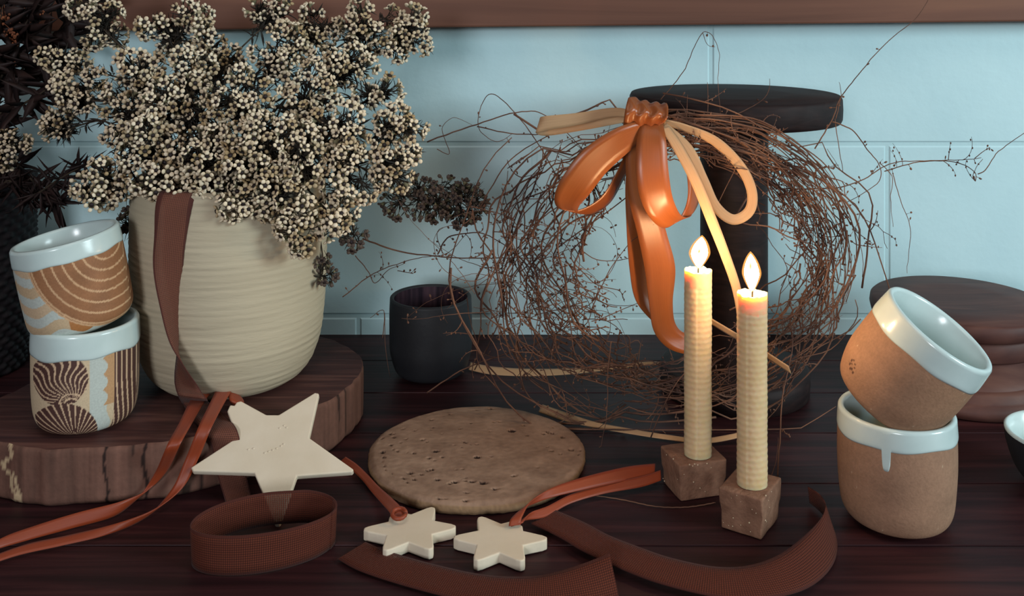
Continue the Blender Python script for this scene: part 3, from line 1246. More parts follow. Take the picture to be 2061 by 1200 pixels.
rr2 = tag(empty('hanging_ribbon', T(1045, 1040)), 'bright rust ribbon folded between the small star and the candles', 'ribbon')
z = .012
ribbon('upper_strand', [
    (T(1036, 1058, .010), (1, .2, 0), .0085), (T(1040, 1042, .013), (1, .3, .1), .0085), (T(1062, 1016, .014), (.7, .7, .3), .0090), (T(1110, 992, .012), (.4, 1, .5), .0095), (T(1180, 972, .012), (.2, 1, .6), .0105), (T(1260, 954, .012), (.2, 1, .6), .0115), (T(1318, 946, .010), (.2, 1, .5), .0110)],
    M['orange_ribbon'], rr2)
ribbon('lower_strand', [
    (T(1040, 1056, .0105), (1, .2, .2), .0085), (T(1062, 1040, .010), (.6, .7, .3), .0085), (T(1100, 1030, .006), (.1, 1, .5), .0080), (T(1150, 1004, .006), (.2, 1, .4), .0085), (T(1215, 984, .007), (.1, 1, .5), .0085), (T(1290, 970, .008), (.1, 1, .6), .0085), (T(1330, 957, .009), (.1, 1, .6), .0085)],
    M['orange_ribbon'], rr2)
rr3 = tag(empty('hanging_ribbon', T(800, 1030)), 'dark rust ribbon running from the small star back towards the log slab', 'ribbon')
ribbon('strand', [(T(803, 1042, .0100), (1, .1, 0), .0085), (T(795, 1026, .013), (1, .3, .2), .0085), (T(778, 1008, .010), (.8, .5, .4), .0075), (T(755, 985, .005), (.6, .6, .4), .0065), (T(735, 962, .004), (.6, .6, .3), .006), (T(712, 940, .004), (.6, .6, .3), .006), (T(690, 925, .003), (.6, .6, .3), .006)],
       M['orange_ribbon'], rr3)
mb = MB()
pts = []
for k in range(15):
    a = 2 * math.pi * k / 14
    pts.append(T(803, 1034, .0135) + Vector((.0048 * math.cos(a), .0052 * math.sin(a), .001 * math.sin(a))))
mb.tube(pts, .0015, 6)
mb.build('knot', M['orange_ribbon'], rr3)

# ------------------------------------------------------------------ twig wreath
WCx, WCz = P(1355, 532, .855).x, P(1355, 532, .855).z
WA, WB = .127, .108


def wy(z):
    return .868 - .030 * z / .25


wr = tag(empty('twig_wreath', (WCx, wy(0), 0)), 'large round wreath of bare brown budding twigs leaning on the dark spool', 'wreath')
rnd = random.Random(21)


def ring_twig(th0, span, o0, o1, yo, wob, r, n=26):
    ph, fr = rnd.uniform(0, 6.28), rnd.uniform(1.5, 4)
    ph2, fr2 = rnd.uniform(0, 6.28), rnd.uniform(5, 9)
    pts = []
    for k in range(n):
        t = k / (n - 1)
        th = th0 + span * t
        c, s = math.cos(th), math.sin(th)
        sp = 1.7 if c < -.3 else (1.3 if c > .3 else .95)
        if s > .75:
            sp *= .55
        off = (o0 + (o1 - o0) * t) * sp + wob * math.sin(ph + fr * t * 3.14) + .0022 * math.sin(ph2 + fr2 * t * 3.14)
        x = WCx + (WA + off) * c
        z = WCz + (WB + off * .9) * s
        z = max(z, .0025 + abs(yo) * .2)
        y = wy(z) + yo + .006 * math.sin(ph + 4 * t)
        if s < -.8:
            y = min(y, .873)
        if abs(x - SC.x) < .1 and z > .235:
            y = min(y, .846)
        if abs(x - .118) < .062 and z > .13:
            y = max(y, .842)
        pts.append(Vector((x, y, z)))
    return pts


def fan_twig(r0):
    """strand that leaves the knot and follows the ring to the right"""
    a0, a1 = rnd.uniform(1.55, 1.85), rnd.uniform(-.5, .75)
    o0, o1 = rnd.gauss(.018, .010), rnd.uniform(-.045, .04)
    ph, dy = rnd.uniform(0, 6.28), rnd.uniform(-.012, .006)
    pts = []
    for k in range(22):
        t = k / 21
        th = a0 + (a1 - a0) * t
        off = o0 + (o1 - o0) * t ** .8 + .006 * math.sin(ph + 4 * t) + .0014 * math.sin(ph * 3 + 16 * t)
        x, z = WCx + (WA + off) * math.cos(th), WCz + (WB + off * .9) * math.sin(th)
        y = wy(z) + dy
        if abs(x - SC.x) < .1 and z > .235:
            y = min(y, .846)
        if abs(x - .118) < .03:
            y = max(y, .838)
        pts.append(Vector((x, y, z)))
    return pts


def twig_mesh(mb, pts, r, buds=0, side=0, both=True):
    k = len(pts)
    mb.tube(pts, [r * (1 - .55 * i / (k - 1)) for i in range(k)], 5)
    for _ in range(buds):
        i = rnd.randrange(1, k - 1)
        t = (pts[i + 1] - pts[i]).normalized()
        d = Vector((rnd.gauss(0, 1), rnd.gauss(0, .7), rnd.gauss(0, 1)))
        d = (d - t * d.dot(t) * .6).normalized()
        l = rnd.uniform(.0016, .0048)
        e = pts[i] + d * l
        if e.z < .002:
            continue
        mb.tube([pts[i], e], [r * .5, r * .4], 4)
        mb.blob(e, (rnd.uniform(.0006, .0011),) * 2 + (rnd.uniform(.001, .0017),), q=Zv.rotation_difference(d), ns=5, nr=2)
    for _ in range(side):
        i = rnd.randrange(2, k - 2)
        t = (pts[i + 1] - pts[i]).normalized()
        d = Vector((rnd.gauss(0, 1), rnd.gauss(0, .6), rnd.gauss(0, 1))).normalized()
        d = (d + t * .9).normalized()
        cur = Vector((rnd.gauss(0, .3), rnd.gauss(0, .2), rnd.gauss(0, .3)))
        q = pts[i].copy()
        pp = [q.copy()]
        for s in range(7):
            q = q + d * rnd.uniform(.002, .0045)
            d = (d + cur * .5).normalized()
            if q.z < .002:
                q.z = .002
            pp.append(q.copy())
        mb.tube(pp, [r * .6 * (1 - .6 * j / 7) for j in range(8)], 4)
        for q in pp[2::2]:
            mb.blob(q + Vector((rnd.gauss(0, .0006), 0, rnd.gauss(0, .0006))), (.0007, .0007, .0011), ns=5, nr=2)


def px_twig(rows, r=.0005, buds=6, side=0, per=7, jit=.0006):
    pts = vspline([P(*q) for q in rows], per)
    for i, p in enumerate(pts):
        p += Vector((noise.noise(p * 150), noise.noise(p * 150 + Vector((5, 0, 0))), noise.noise(p * 150 + Vector((9, 0, 0))))) * jit
        p.z = max(p.z, .0015)
    mb = MB()
    twig_mesh(mb, pts, r, buds, side)
    mb.build('twig', M['twig'], wr)


# tendrils that stick out of the wreath, each where the photo shows it
px_twig([(1640, 300, .84), (1675, 240, .84), (1690, 200, .845), (1720, 160, .85), (1780, 90, .86), (1845, 35, .865), (1875, -15, .87)], .0006, 5)
px_twig([(1682, 240, .842), (1692, 195, .842), (1689, 165, .842)], .0004, 1)
px_twig([(1560, 380, .85), (1680, 378, .85), (1740, 360, .852), (1790, 330, .855), (1850, 324, .86), (1930, 322, .86), (1975, 318, .86)], .0006, 8, 5)
px_twig([(1780, 345, .856), (1850, 326, .861), (1920, 326, .862), (1960, 345, .862), (1964, 365, .86), (1958, 350, .86), (1978, 320, .86)], .0005, 10, 3)
px_twig([(1962, 318, .86), (1985, 300, .86), (1992, 296, .86)], .0004, 4)
px_twig([(1968, 350, .862), (1985, 340, .864), (2010, 305, .868), (2070, 262, .872), (2100, 240, .875)], .0005, 0)
px_twig([(1675, 245, .84), (1715, 262, .842), (1745, 300, .846), (1770, 335, .848), (1765, 370, .85), (1700, 410, .85)], .0006, 2)
px_twig([(1770, 328, .848), (1795, 355, .85), (1792, 400, .85), (1798, 457, .85)], .0004, 1)
px_twig([(1797, 352, .85), (1815, 410, .852), (1832, 460, .852), (1828, 520, .853), (1825, 550, .853)], .0004, 2)
px_twig([(1680, 240, .842), (1690, 310, .842), (1695, 345, .842), (1665, 300, .842)], .0004, 1)
px_twig([(1330, 200, .84), (1375, 145, .836), (1395, 100, .836), (1415, 64, .836), (1435, 75, .836), (1448, 110, .836), (1445, 165, .838), (1450, 230, .84)], .0004, 2)
px_twig([(1413, 66, .836), (1425, 90, .836), (1440, 95, .836)], .0003, 1)
px_twig([(1425, 330, .832), (1425, 250, .832), (1424, 165, .832)], .0005, 2)
px_twig([(1390, 300, .832), (1383, 240, .832), (1384, 190, .832)], .0005, 0)
px_twig([(1480, 230, .836), (1530, 205, .836), (1548, 180, .836), (1549, 158, .836)], .0004, 2)
px_twig([(1180, 470, .86), (1090, 300, .86), (1020, 210, .862), (985, 190, .865), (965, 225, .865), (966, 262, .865), (1000, 285, .865), (1030, 270, .865)], .0005, 4)
px_twig([(860, 285, .868), (960, 250, .866), (1050, 225, .864), (1110, 240, .862), (1200, 330, .86)], .0007, 4)
px_twig([(880, 300, .868), (905, 310, .868), (890, 260, .868), (915, 237, .868), (950, 252, .866)], .0004, 1)
px_twig([(960, 254, .866), (1040, 270, .864), (1130, 265, .862), (1240, 240, .86)], .0006, 4)
px_twig([(965, 420, .87), (1020, 330, .866), (1090, 280, .862), (1180, 240, .86), (1260, 225, .858)], .0006, 5)
px_twig([(730, 480, .90), (800, 505, .89), (870, 515, .885), (940, 520, .88), (1030, 519, .875), (1100, 520, .87)], .0008, 2)
px_twig([(690, 598, .91), (745, 555, .905), (790, 535, .90), (850, 518, .895), (900, 510, .89), (940, 470, .885)], .0005, 6, 3)
px_twig([(715, 515, .91), (740, 545, .905), (755, 570, .905), (780, 545, .90), (815, 530, .9)], .0005, 2)
px_twig([(800, 545, .90), (830, 550, .90), (826, 548, .9)], .0004, 4)
px_twig([(880, 512, .89), (900, 480, .888), (935, 470, .885), (985, 475, .88), (1050, 530, .87), (1090, 640, .868)], .0007, 8, 3)
px_twig([(890, 510, .89), (880, 470, .888), (900, 455, .886), (935, 450, .885)], .0004, 2)
px_twig([(770, 680, .95), (773, 625, .955), (745, 640, .955)], .0005, 1)
px_twig([(775, 630, .955), (775, 690, .95), (785, 760, .945)], .0004, 0)
px_twig([(860, 790, .885), (940, 740, .885), (1040, 705, .88), (1120, 672, .876), (1200, 600, .87)], .0007, 3)
px_twig([(955, 745, .885), (985, 690, .885), (1005, 640, .884), (1010, 560, .88)], .0006, 2)
px_twig([(940, 600, .905), (945, 640, .905), (960, 690, .90), (965, 720, .9)], .0005, 0)
px_twig([(1310, 880, .80), (1350, 790, .805), (1400, 730, .81), (1460, 700, .82)], .0006, 2)
px_twig([(1565, 960, .775), (1570, 880, .79), (1575, 800, .81), (1595, 700, .83), (1590, 640, .85)], .0007, 3, 2)
px_twig([(1540, 985, .76), (1562, 930, .775), (1566, 880, .79)], .0004, 0)
px_twig([(1430, 440, .832), (1505, 290, .832), (1530, 240, .834)], .0004, 1)
px_twig([(1120, 500, .845), (1270, 390, .845), (1330, 330, .84), (1480, 240, .838)], .0006, 6)
n_traced = len(wr.children)

# the ring itself
N_PART = 99 - n_traced
specs = []
for i in range(N_PART):
    left = rnd.random() < .42
    th0 = rnd.uniform(2.2, 3.6) if left else rnd.uniform(-1.6, 5)
    specs.append((th0, rnd.choice((-1, 1)) * rnd.uniform(1.0, 2.6), rnd.gauss(0, .024), rnd.gauss(0, .024), rnd.gauss(0, .009), rnd.uniform(.002, .011), rnd.uniform(.0007, .0011)))
for k_, sp in enumerate(specs):
    mb = MB()
    pts = ring_twig(*sp) if k_ % 4 else fan_twig(sp[6])
    leftish = sum(p.x for p in pts) / len(pts) < WCx
    twig_mesh(mb, pts, sp[6], rnd.randint(10, 22) if leftish else rnd.randint(4, 10), rnd.randint(2, 4) if leftish else rnd.randint(1, 3))
    mb.build('twig', M['twig'], wr)
mb = MB()
for i in range(24):
    twig_mesh(mb, fan_twig(0), rnd.uniform(.0005, .0008), rnd.randint(2, 6), rnd.randint(0, 2))
for i in range(130):
    k = i % 5
    th0 = {0: rnd.uniform(.3, 1.6), 1: rnd.uniform(-.9, .5), 2: rnd.uniform(-2.3, -.6), 3: rnd.uniform(2.4, 4.0), 4: rnd.uniform(0, 6.28)}[k]
    span = rnd.choice((-1, 1)) * rnd.uniform(.5, 1.6)
    pts = ring_twig(th0, span, rnd.gauss(0, .017), rnd.gauss(0, .017), rnd.gauss(0, .008), rnd.uniform(.002, .007), .0006, 18)
    twig_mesh(mb, pts, rnd.uniform(.0005, .0009), rnd.randint(3, 9), rnd.randint(0, 2))
# loose curls on the left half and at the foot
for i in range(46):
    th = rnd.uniform(2.3, 4.1)
    off = rnd.uniform(-.05, .045)
    q = Vector((WCx + (WA + off) * math.cos(th), 0, max(.006, WCz + (WB + off) * math.sin(th))))
    q.y = wy(q.z) + rnd.gauss(0, .01)
    d = Vector((rnd.gauss(0, 1), rnd.gauss(0, .25), rnd.gauss(0, 1))).normalized()
    cur = rnd.gauss(0, .16)
    pp = [q.copy()]
    for s in range(rnd.randint(12, 26)):
        q = q + d * .0045
        d = (Quaternion((0, 1, 0), cur + rnd.gauss(0, .08)) @ d).normalized()
        if q.z < .003:
            q.z = .003
        pp.append(q.copy())
    twig_mesh(mb, pp, rnd.uniform(.0003, .0005), rnd.randint(3, 8), 0)
tw = mb.build('twigs', M['twig'], wr)
tw['kind'] = 'stuff'

lt = MB()
lpts = [p + Vector((0, 0, .0002 * (i % 2))) for i, p in enumerate(vspline([T(1170, 994, .0012), T(1250, 1006, .001), T(1320, 1020, .001), T(1385, 1021, .001), T(1440, 1012, .0012)], 8))]
lt.tube(lpts, .00045, 5)
tag(lt.build('loose_twig', M['twig']), 'thin loose twig lying on the table between the rust ribbon and the front candle block', 'twig')

# ------------------------------------------------------------------ copper satin bow and raffia on the wreath
bow = tag(empty('satin_bow', P(1300, 230, .82)), 'copper satin ribbon bow tied at the top of the wreath', 'bow')
BW = .0265
ribbon('left_loop', [
    (P(1306, 256, .814), (.3, .2, -.9), BW * .5), (P(1258, 278, .804), (.55, .25, -.8), BW * .85), (P(1200, 322, .799), (.62, .25, -.74), BW * 1.05), (P(1160, 372, .799), (.75, .25, -.6), BW * 1.05), (P(1141, 405, .805), (.85, .45, -.35), BW * .95), (P(1146, 424, .816), (.75, .6, -.3), BW * .85),
    (P(1180, 427, .828), (.6, .75, -.3), BW * .85), (P(1220, 402, .836), (.45, .8, -.35), BW * .8), (P(1252, 348, .838), (.4, .75, -.35), BW * .7), (P(1278, 292, .833), (.4, .6, -.5), BW * .65), (P(1300, 258, .824), (.3, .3, -.8), BW * .5)],
    M['copper'], bow, per=10, curl=.05)
ribbon('centre_loop', [
    (P(1312, 250, .812), (1, .1, 0), BW * .7), (P(1311, 285, .805), (1, 0, 0), BW * .9), (P(1312, 340, .800), (1, .05, -.05), BW), (P(1320, 395, .799), (1, .15, -.1), BW * 1.05), (P(1338, 434, .804), (.95, .45, .0), BW * 1.1), (P(1362, 447, .816), (.85, .6, .2), BW * 1.05), (P(1388, 425, .829), (.65, .8, .1), BW * .95),
    (P(1399, 380, .836), (.6, .8, -.05), BW * .9), (P(1388, 318, .836), (.7, .65, -.25), BW * .8), (P(1342, 264, .826), (.8, .4, -.4), BW * .6)],
    M['copper'], bow, per=10, curl=.05)
ribbon('long_tail', [
    (P(1292, 262, .826), (1, .2, 0), BW * .6), (P(1285, 310, .826), (1, .1, 0), BW * .8), (P(1292, 390, .826), (1, .1, 0), BW * .9), (P(1312, 470, .825), (1, .2, 0), BW * .95), (P(1328, 540, .824), (1, .2, 0), BW), (P(1330, 610, .822), (1, .3, 0), BW * .8), (P(1338, 660, .822), (1, .5, .2), BW * .8), (P(1366, 688, .826), (.8, .7, .5), BW * .8), (P(1420, 696, .836), (.3, .7, .7), BW * .8)],
    M['copper'], bow, per=10, curl=.04)
ribbon('short_tail', [
    (P(1296, 262, .832), (1, .2, 0), BW * .6), (P(1288, 350, .835), (1, .1, 0), BW * .9), (P(1290, 450, .836), (1, .3, 0), BW), (P(1288, 540, .836), (.9, .5, 0), BW * .8), (P(1300, 600, .836), (.8, .6, .2), BW * .8), (P(1340, 645, .838), (.5, .6, .5), BW * .7)],
    M['copper'], bow, per=10, curl=.04)
ribbon('knot', [
    (P(1288, 262, .832), (.95, 0, .25), BW * .9), (P(1290, 255, .812), (1, 0, .15), BW * 1.1), (P(1300, 232, .803), (1, 0, -.1), BW * 1.3), (P(1303, 210, .811), (1, 0, -.2), BW * 1.25), (P(1302, 203, .826), (1, 0, -.2), BW * 1.1), (P(1302, 215, .842), (1, 0, -.2), BW)],
    M['copper'], bow, per=10, nw=22, curl=-.10, ripple=.035)

raf = tag(empty('raffia_bow', P(1330, 250, .83)), 'pale paper raffia bow with thin loops knotted under the copper bow', 'bow')
RW = .0084
ribbon('side_loop', [
    (P(1290, 236, .832), (.1, .4, 1), RW * .7), (P(1240, 226, .826), (0, .3, 1), RW * .9), (P(1160, 240, .822), (-.1, .2, 1), RW * 1.2), (P(1100, 248, .820), (-.1, .1, 1), RW * 1.4), (P(1083, 254, .824), (.4, .8, 1), RW * 1.5), (P(1105, 262, .831), (.1, .1, 1), RW * 1.1), (P(1180, 252, .833), (0, .2, 1), RW * .9), (P(1265, 238, .834), (.1, .4, 1), RW * .7)],
    M['raffia'], raf, per=8)
ribbon('front_loop', [
    (P(1335, 252, .818), (.8, .2, .5), RW * .8), (P(1385, 300, .812), (.85, .2, .5), RW), (P(1415, 362, .810), (.9, .1, .4), RW), (P(1440, 415, .811), (.8, .1, .5), RW), (P(1475, 442, .814), (.2, .2, .9), RW), (P(1508, 425, .818), (-.8, .3, .4), RW), (P(1513, 385, .821), (-.9, .2, -.1), RW), (P(1490, 335, .823), (-.8, .2, -.5), RW), (P(1440, 285, .824), (-.5, .3, -.8), RW), (P(1380, 258, .824), (-.2, .3, -.9), RW * .8), (P(1335, 246, .824), (-.2, .3, -.9), RW * .7)],
    M['raffia'], raf, per=8)
ribbon('tail', [
    (P(1338, 256, .812), (.9, .2, .2), RW * .8), (P(1366, 300, .806), (.9, .1, .3), RW), (P(1400, 365, .800), (.95, 0, .3), RW), (P(1435, 450, .793), (.95, 0, .3), RW), (P(1462, 520, .787), (.95, 0, .25), RW * .9), (P(1482, 580, .783), (.95, .1, .2), RW * .85), (P(1492, 640, .785), (.9, .3, .2), RW * .8), (P(1497, 700, .79), (.8, .6, .2), RW * .8)],
    M['raffia'], raf, per=8)

rf = ribbon('raffia_strip', [(P(1395, 625, .815), (.3, .2, -.9), RW * .8), (P(1450, 658, .812), (.35, .2, -.9), RW * .9), (P(1520, 700, .806), (.35, .2, -.9), RW * .9), (P(1590, 745, .80), (.35, .2, -.9), RW * .9)], M['raffia'])
tag(rf, 'pale raffia strip passing slantwise behind the two candles', 'raffia')
rf = ribbon('raffia_strip', [flat(945, 737, .004, .5, R_(80), .009), flat(990, 746, .004, .5, R_(85), .0095), flat(1060, 750, .004, .4, R_(90), .0095), flat(1140, 748, .004, .4, R_(92), .008), flat(1220, 741, .005, .4, R_(92), .006), flat(1290, 733, .006, .3, R_(92), .005), flat(1345, 731, .005, .3, R_(92), .005)], M['raffia'])
tag(rf, 'pale raffia strip on the table at the wreath foot beside the black cup', 'raffia')
rf = ribbon('raffia_strip', [flat(1088, 822, .003, .5, R_(60), .0085), flat(1140, 840, .003, .5, R_(72), .0085), flat(1200, 856, .004, .4, R_(80), .006), flat(1265, 868, .004, .4, R_(82), .0055), flat(1340, 880, .004, .4, R_(88), .005), flat(1410, 888, .005, .4, R_(95), .005), flat(1470, 880, .006, .4, R_(105), .005), flat(1510, 868, .008, .4, R_(110), .004)], M['raffia'])
tag(rf, 'pale raffia strip lying on the table from the stone disc to the candles', 'raffia')

# ------------------------------------------------------------------ waxflowers
def flower_mesh(name, seed, petal, openness=1.0):
    r = random.Random(seed)
    mb = MB()
    for k in range(5):
        a = 2 * math.pi * k / 5 + r.uniform(-.1, .1)
        rad = .0034 * openness * r.uniform(.94, 1.05)
        q = Quaternion((0, 0, 1), a) @ Quaternion((0, 1, 0), -.55)
        s = r.uniform(.9, 1.1)
        mb.blob(Vector((rad * math.cos(a), rad * math.sin(a), .0008 + r.uniform(-.0002, .0003))), (.00186 * s, .0018 * s, .0009), m=0, q=q, ns=8, nr=4)
    mb.blob(Vector((0, 0, .0005)), (.0018, .0018, .0008), m=1, ns=10, nr=3)
    # pale thin stamen ring and cone below
    mb.tube([Vector((0, 0, -.0035)), Vector((0, 0, -.0012)), Vector((0, 0, .0003))], [.0006, .0018, .0028], 8, m=2)
    me_o = mb.build(name, [petal, M['calyx'], M['calyx_green']])
    me = me_o.data
    bpy.data.objects.remove(me_o)
    return me


def bud_mesh(name, petal):
    mb = MB()
    mb.blob(Vector((0, 0, .0006)), (.0017, .0017, .0019), m=0, ns=8, nr=4)
    mb.tube([Vector((0, 0, -.003)), Vector((0, 0, -.0005))], [.0005, .0013], 6, m=2)
    o = mb.build(name, [petal, M['calyx'], M['calyx_green']])
    me = o.data
    bpy.data.objects.remove(o)
    return me


FM = [flower_mesh('flower', s, M['petal'], o) for s, o in ((1, 1.0), (2, 1.08), (3, .9), (4, 1.0))]
BM = bud_mesh('flower_bud', M['petal'])
FD = [flower_mesh('flower', s, M['petal_dry'], .75) for s in (8, 9)]
BD = bud_mesh('flower_bud', M['petal_dry'])
frnd = random.Random(99)


def sprig(u, v, rpx, Y, count, label, squash=(1, 1), dark=False, root_at=None, dense_needles=1.0, stem_r=.0011):
    hc = P(u, v, Y)
    R = rpx * Y / F
    mouth = root_at or Vector((VC.x + frnd.uniform(-.045, .045) + (hc.x - VC.x) * .18, VC.y + frnd.uniform(-.04, .035), VC.z + .172))
    low = root_at or Vector((VC.x + frnd.uniform(-.03, .03), VC.y + frnd.uniform(-.03, .03), VC.z + .06))
    root = tag(empty('waxflower_sprig', mouth), label, 'flower', 'waxflower sprigs in the cream vase')
    back = (mouth - hc)
    ctl = [low, mouth, mouth + Vector((0, 0, .035 if v < 380 else .03)) + (hc - mouth) * .35, hc + back.normalized() * R * .5]
    if root_at:
        ctl = [mouth, (mouth + hc) / 2 + Vector((0, 0, .01)), hc]
    pts = vspline(ctl, 6)
    stem, nd = MB(), MB()
    stem.tube(pts, [stem_r * (1 - .4 * i / len(pts)) for i in range(len(pts))], 6)
    org = pts[-1]
    tocam = (CAM - hc).normalized()
    grow = (hc - pts[-4]).normalized()
    placed, umbels = [], []
    tries = 0
    while len(umbels) < max(2, round(count / 7.5)) and tries < 400:      # small rounded flower heads on the sprig
        tries += 1
        d = Vector((frnd.gauss(0, 1), frnd.gauss(0, 1), frnd.gauss(0, 1))).normalized()
        if d.dot(tocam) < -.2:
            continue
        p = hc + Vector((d.x * squash[0], d.y * .8, d.z * squash[1])) * (R * frnd.uniform(.45, .92))
        if p.y > 1.075 or any((p - q).length < (.011 if dark else .0165) - .00002 * tries for q, _ in umbels):
            continue
        umbels.append((p, (d * .9 + tocam * .6 + Vector((frnd.gauss(0, .3), frnd.gauss(0, .3), frnd.gauss(0, .3)))).normalized()))
    hubs = []
    for c_, ax_ in umbels:
        hub = c_ - ax_ * .012
        hubs.append(hub)
        ur, k_, t_ = frnd.uniform(.0095, .0125), 0, 0
        want = frnd.randint(7, 11)
        mine = []
        while k_ < want and t_ < 120:
            t_ += 1
            d = (Vector((frnd.gauss(0, 1), frnd.gauss(0, 1), frnd.gauss(0, 1))).normalized() + ax_ * .75).normalized()
            p = c_ - ax_ * .004 + d * ur * frnd.uniform(.85, 1.05)
            if any((p - q).length < .0072 for q in mine) or any((p - q).length < .006 for q, _ in placed) or p.y > 1.085:
                continue
            mine.append(p)
            k_ += 1
            placed.append((p, (d + tocam * .3 + Vector((frnd.gauss(0, .2), frnd.gauss(0, .2), frnd.gauss(0, .2)))).normalized()))
    for h in hubs:
        stem.tube(vspline([org - (grow * R * .3), org + (h - org) * .5 + grow * .003, h], 3), [.0006] * 7, 4)
    for p, n in placed:
        h = min(hubs, key=lambda q: (q - p).length)
        e = p - n * .003
        stem.tube([h, (h + e) / 2 + Vector((0, 0, -.001)), e], [.0004, .0003, .0003], 4)
        if dark:
            me = frnd.choice(FD) if frnd.random() < .45 else BD
        else:
            me = frnd.choice(FM) if frnd.random() < .9 else BM
        o = bpy.data.objects.new('flower_bud' if me in (BM, BD) else 'flower', me)
        C.objects.link(o)
        o.parent = root
        o.location = p - mouth
        o.rotation_mode = 'QUATERNION'
        o.rotation_quaternion = Zv.rotation_difference(n) @ Quaternion((0, 0, 1), frnd.uniform(0, 6.28))
        s = frnd.uniform(.90, 1.14)
        o.scale = (s, s, s)
        for _ in range(int(3 * dense_needles)):
            t = frnd.uniform(.1, .95)
            q = h + (e - h) * t
            dd = ((e - h).normalized() + Vector((frnd.gauss(0, .8), frnd.gauss(0, .8), frnd.gauss(0, .8)))).normalized()
            nd.leaf(q, dd, Vector((frnd.gauss(0, 1), frnd.gauss(0, 1), frnd.gauss(0, 1))), frnd.uniform(.006, .012), .0012)
    for i in range(int(240 * dense_needles)):
        t = frnd.random()
        if frnd.random() < .25 or not hubs:
            q = pts[int((.35 + .65 * t) * (len(pts) - 1) * .999)].copy()
        else:
            q = org + (frnd.choice(hubs) - org) * frnd.uniform(-.1, 1.0)
        q = q + Vector((frnd.uniform(-1, 1), frnd.uniform(-1, 1), frnd.uniform(-1, 1))) * .0025
        if q.z < VC.z + .17 and q.y > VC.y - VR - .004 and not root_at:
            continue
        dd = (grow * .5 + Vector((frnd.gauss(0, .7), frnd.gauss(0, .7), frnd.gauss(0, .7)))).normalized()
        if q.y + .012 > WY - .005:
            continue
        nd.leaf(q, dd, Vector((frnd.gauss(0, 1), frnd.gauss(0, 1), frnd.gauss(0, 1))), frnd.uniform(.008, .017), .0024)
    stem.build('stem', M['stem'], root)
    nd.build('foliage', M['needle'], root)
    return root


WF = 'white waxflower sprig'
S = [
    (200, 40, 62, .93, 34, 'at the top beside the bronze leaves', (.85, 1.1)),
    (125, 120, 44, .92, 20, 'at the outer edge over the bronze leaves', (1.1, .8)),
    (150, 185, 56, .90, 26, 'just under the outermost top spray, near the tilted cup side', (1.1, .75)),
    (340, 45, 78, .93, 44, 'in the top crown, second from the bronze leaves', (1.1, .9)),
    (430, 110, 74, .92, 42, 'in front of the brown beam above the brown vase ribbon', (1.0, 1.0)),
    (275, 150, 74, .88, 42, 'upper half, straight above the pale gap by the tilted cup', (1, 1)),
    (360, 215, 72, .84, 40, 'middle of the bunch above the brown vase ribbon', (1, 1)),
    (120, 250, 50, .90, 18, 'low spray over the pale wall gap behind the tilted cup', (1.2, .6)),
    (300, 290, 72, .82, 42, 'dark-centred blooms directly above the brown vase ribbon', (1, .95)),
    (205, 375, 62, .815, 36, 'drooping over the rim of the tilted patterned cup', (1.05, .85)),
    (480, 210, 78, .83, 46, 'centre of the bunch, below the beam edge', (1, 1)),
    (560, 115, 74, .89, 42, 'upper middle, under the notch in the top outline', (1, .95)),
    (640, 55, 60, .93, 30, 'top spray at the beam, left of the long overhanging one', (1.1, .8)),
    (728, 48, 68, .92, 38, 'top spray crossing the beam edge', (1.1, .9)),
    (818, 66, 54, .92, 28, 'outermost top spray in front of the beam and bare wall', (1.0, 1.15)),
    (690, 130, 62, .89, 32, 'shoulder spray against the bare wall under the beam', (1.1, .8)),
    (630, 195, 76, .85, 44, 'right shoulder, behind the round cluster', (1, .9)),
    (420, 320, 70, .805, 42, 'low centre, beside the top of the brown vase ribbon', (1, 1)),
    (515, 310, 78, .80, 48, 'low centre, largest cluster facing the viewer', (1, 1)),
    (600, 300, 70, .81, 40, 'low right centre, above the drooping cluster', (1, 1)),
    (695, 255, 68, .83, 38, 'right middle, touching the round cluster', (1, 1)),
    (795, 262, 52, .84, 30, 'round upper cluster standing out against the bare wall', (.95, 1.0)),
    (800, 335, 52, .835, 30, 'round lower cluster just above the dark budding sprig', (1, .95)),
    (700, 345, 68, .82, 38, 'lower right, between round cluster and vase edge', (1, .95)),
    (560, 400, 72, .80, 42, 'hanging over the vase rim in front', (1, .85)),
    (595, 465, 44, .80, 20, 'lowest cluster drooping down the front of the vase', (.95, 1)),
    (680, 435, 50, .815, 24, 'hanging past the right side of the vase rim', (.9, 1)),
    (465, 395, 52, .80, 26, 'over the vase rim close to the brown ribbon', (1.1, .8)),
    (250, 235, 62, .86, 30, 'left middle of the bunch over the pale gap', (1, 1)),
    (545, 30, 44, .95, 10, 'sparse spray at the notch in the top outline', (1.3, .7)),
    (380, 150, 60, .87, 30, 'upper middle beside the dark hollow of the bunch', (1, 1)),
    (325, 362, 46, .803, 22, 'short spray lying on the vase rim left of the brown ribbon', (1.15, .6)),
    (405, 372, 40, .80, 18, 'short spray lying on the vase rim right of the brown ribbon', (1.1, .65)),
    (760, 180, 40, .87, 12, 'thin spray in the gap under the shoulder spray', (1, .8)),
]
for u, v, r, Y, n, l, sq in S:
    sprig(u, v, r, Y, int(n * 1.25), WF + ' ' + l, sq)
sprig(705, 480, 30, .83, 14, 'grey-brown budding sprig hanging beside the right edge of the vase', (.8, 1), dark=True)
sprig(655, 545, 24, .85, 9, 'small dark budding sprig tip beside the lower right side of the vase', (.5, 1.1), dark=True)
sprig(262, 452, 24, .86, 9, 'small dark budding tip between the tilted cup and the vase', (.6, 1), dark=True)
sprig(842, 400, 58, .88, 85, 'dark budding sprig reaching from the bunch towards the twig wreath', (1.35, .75), dark=True, dense_needles=1.6)
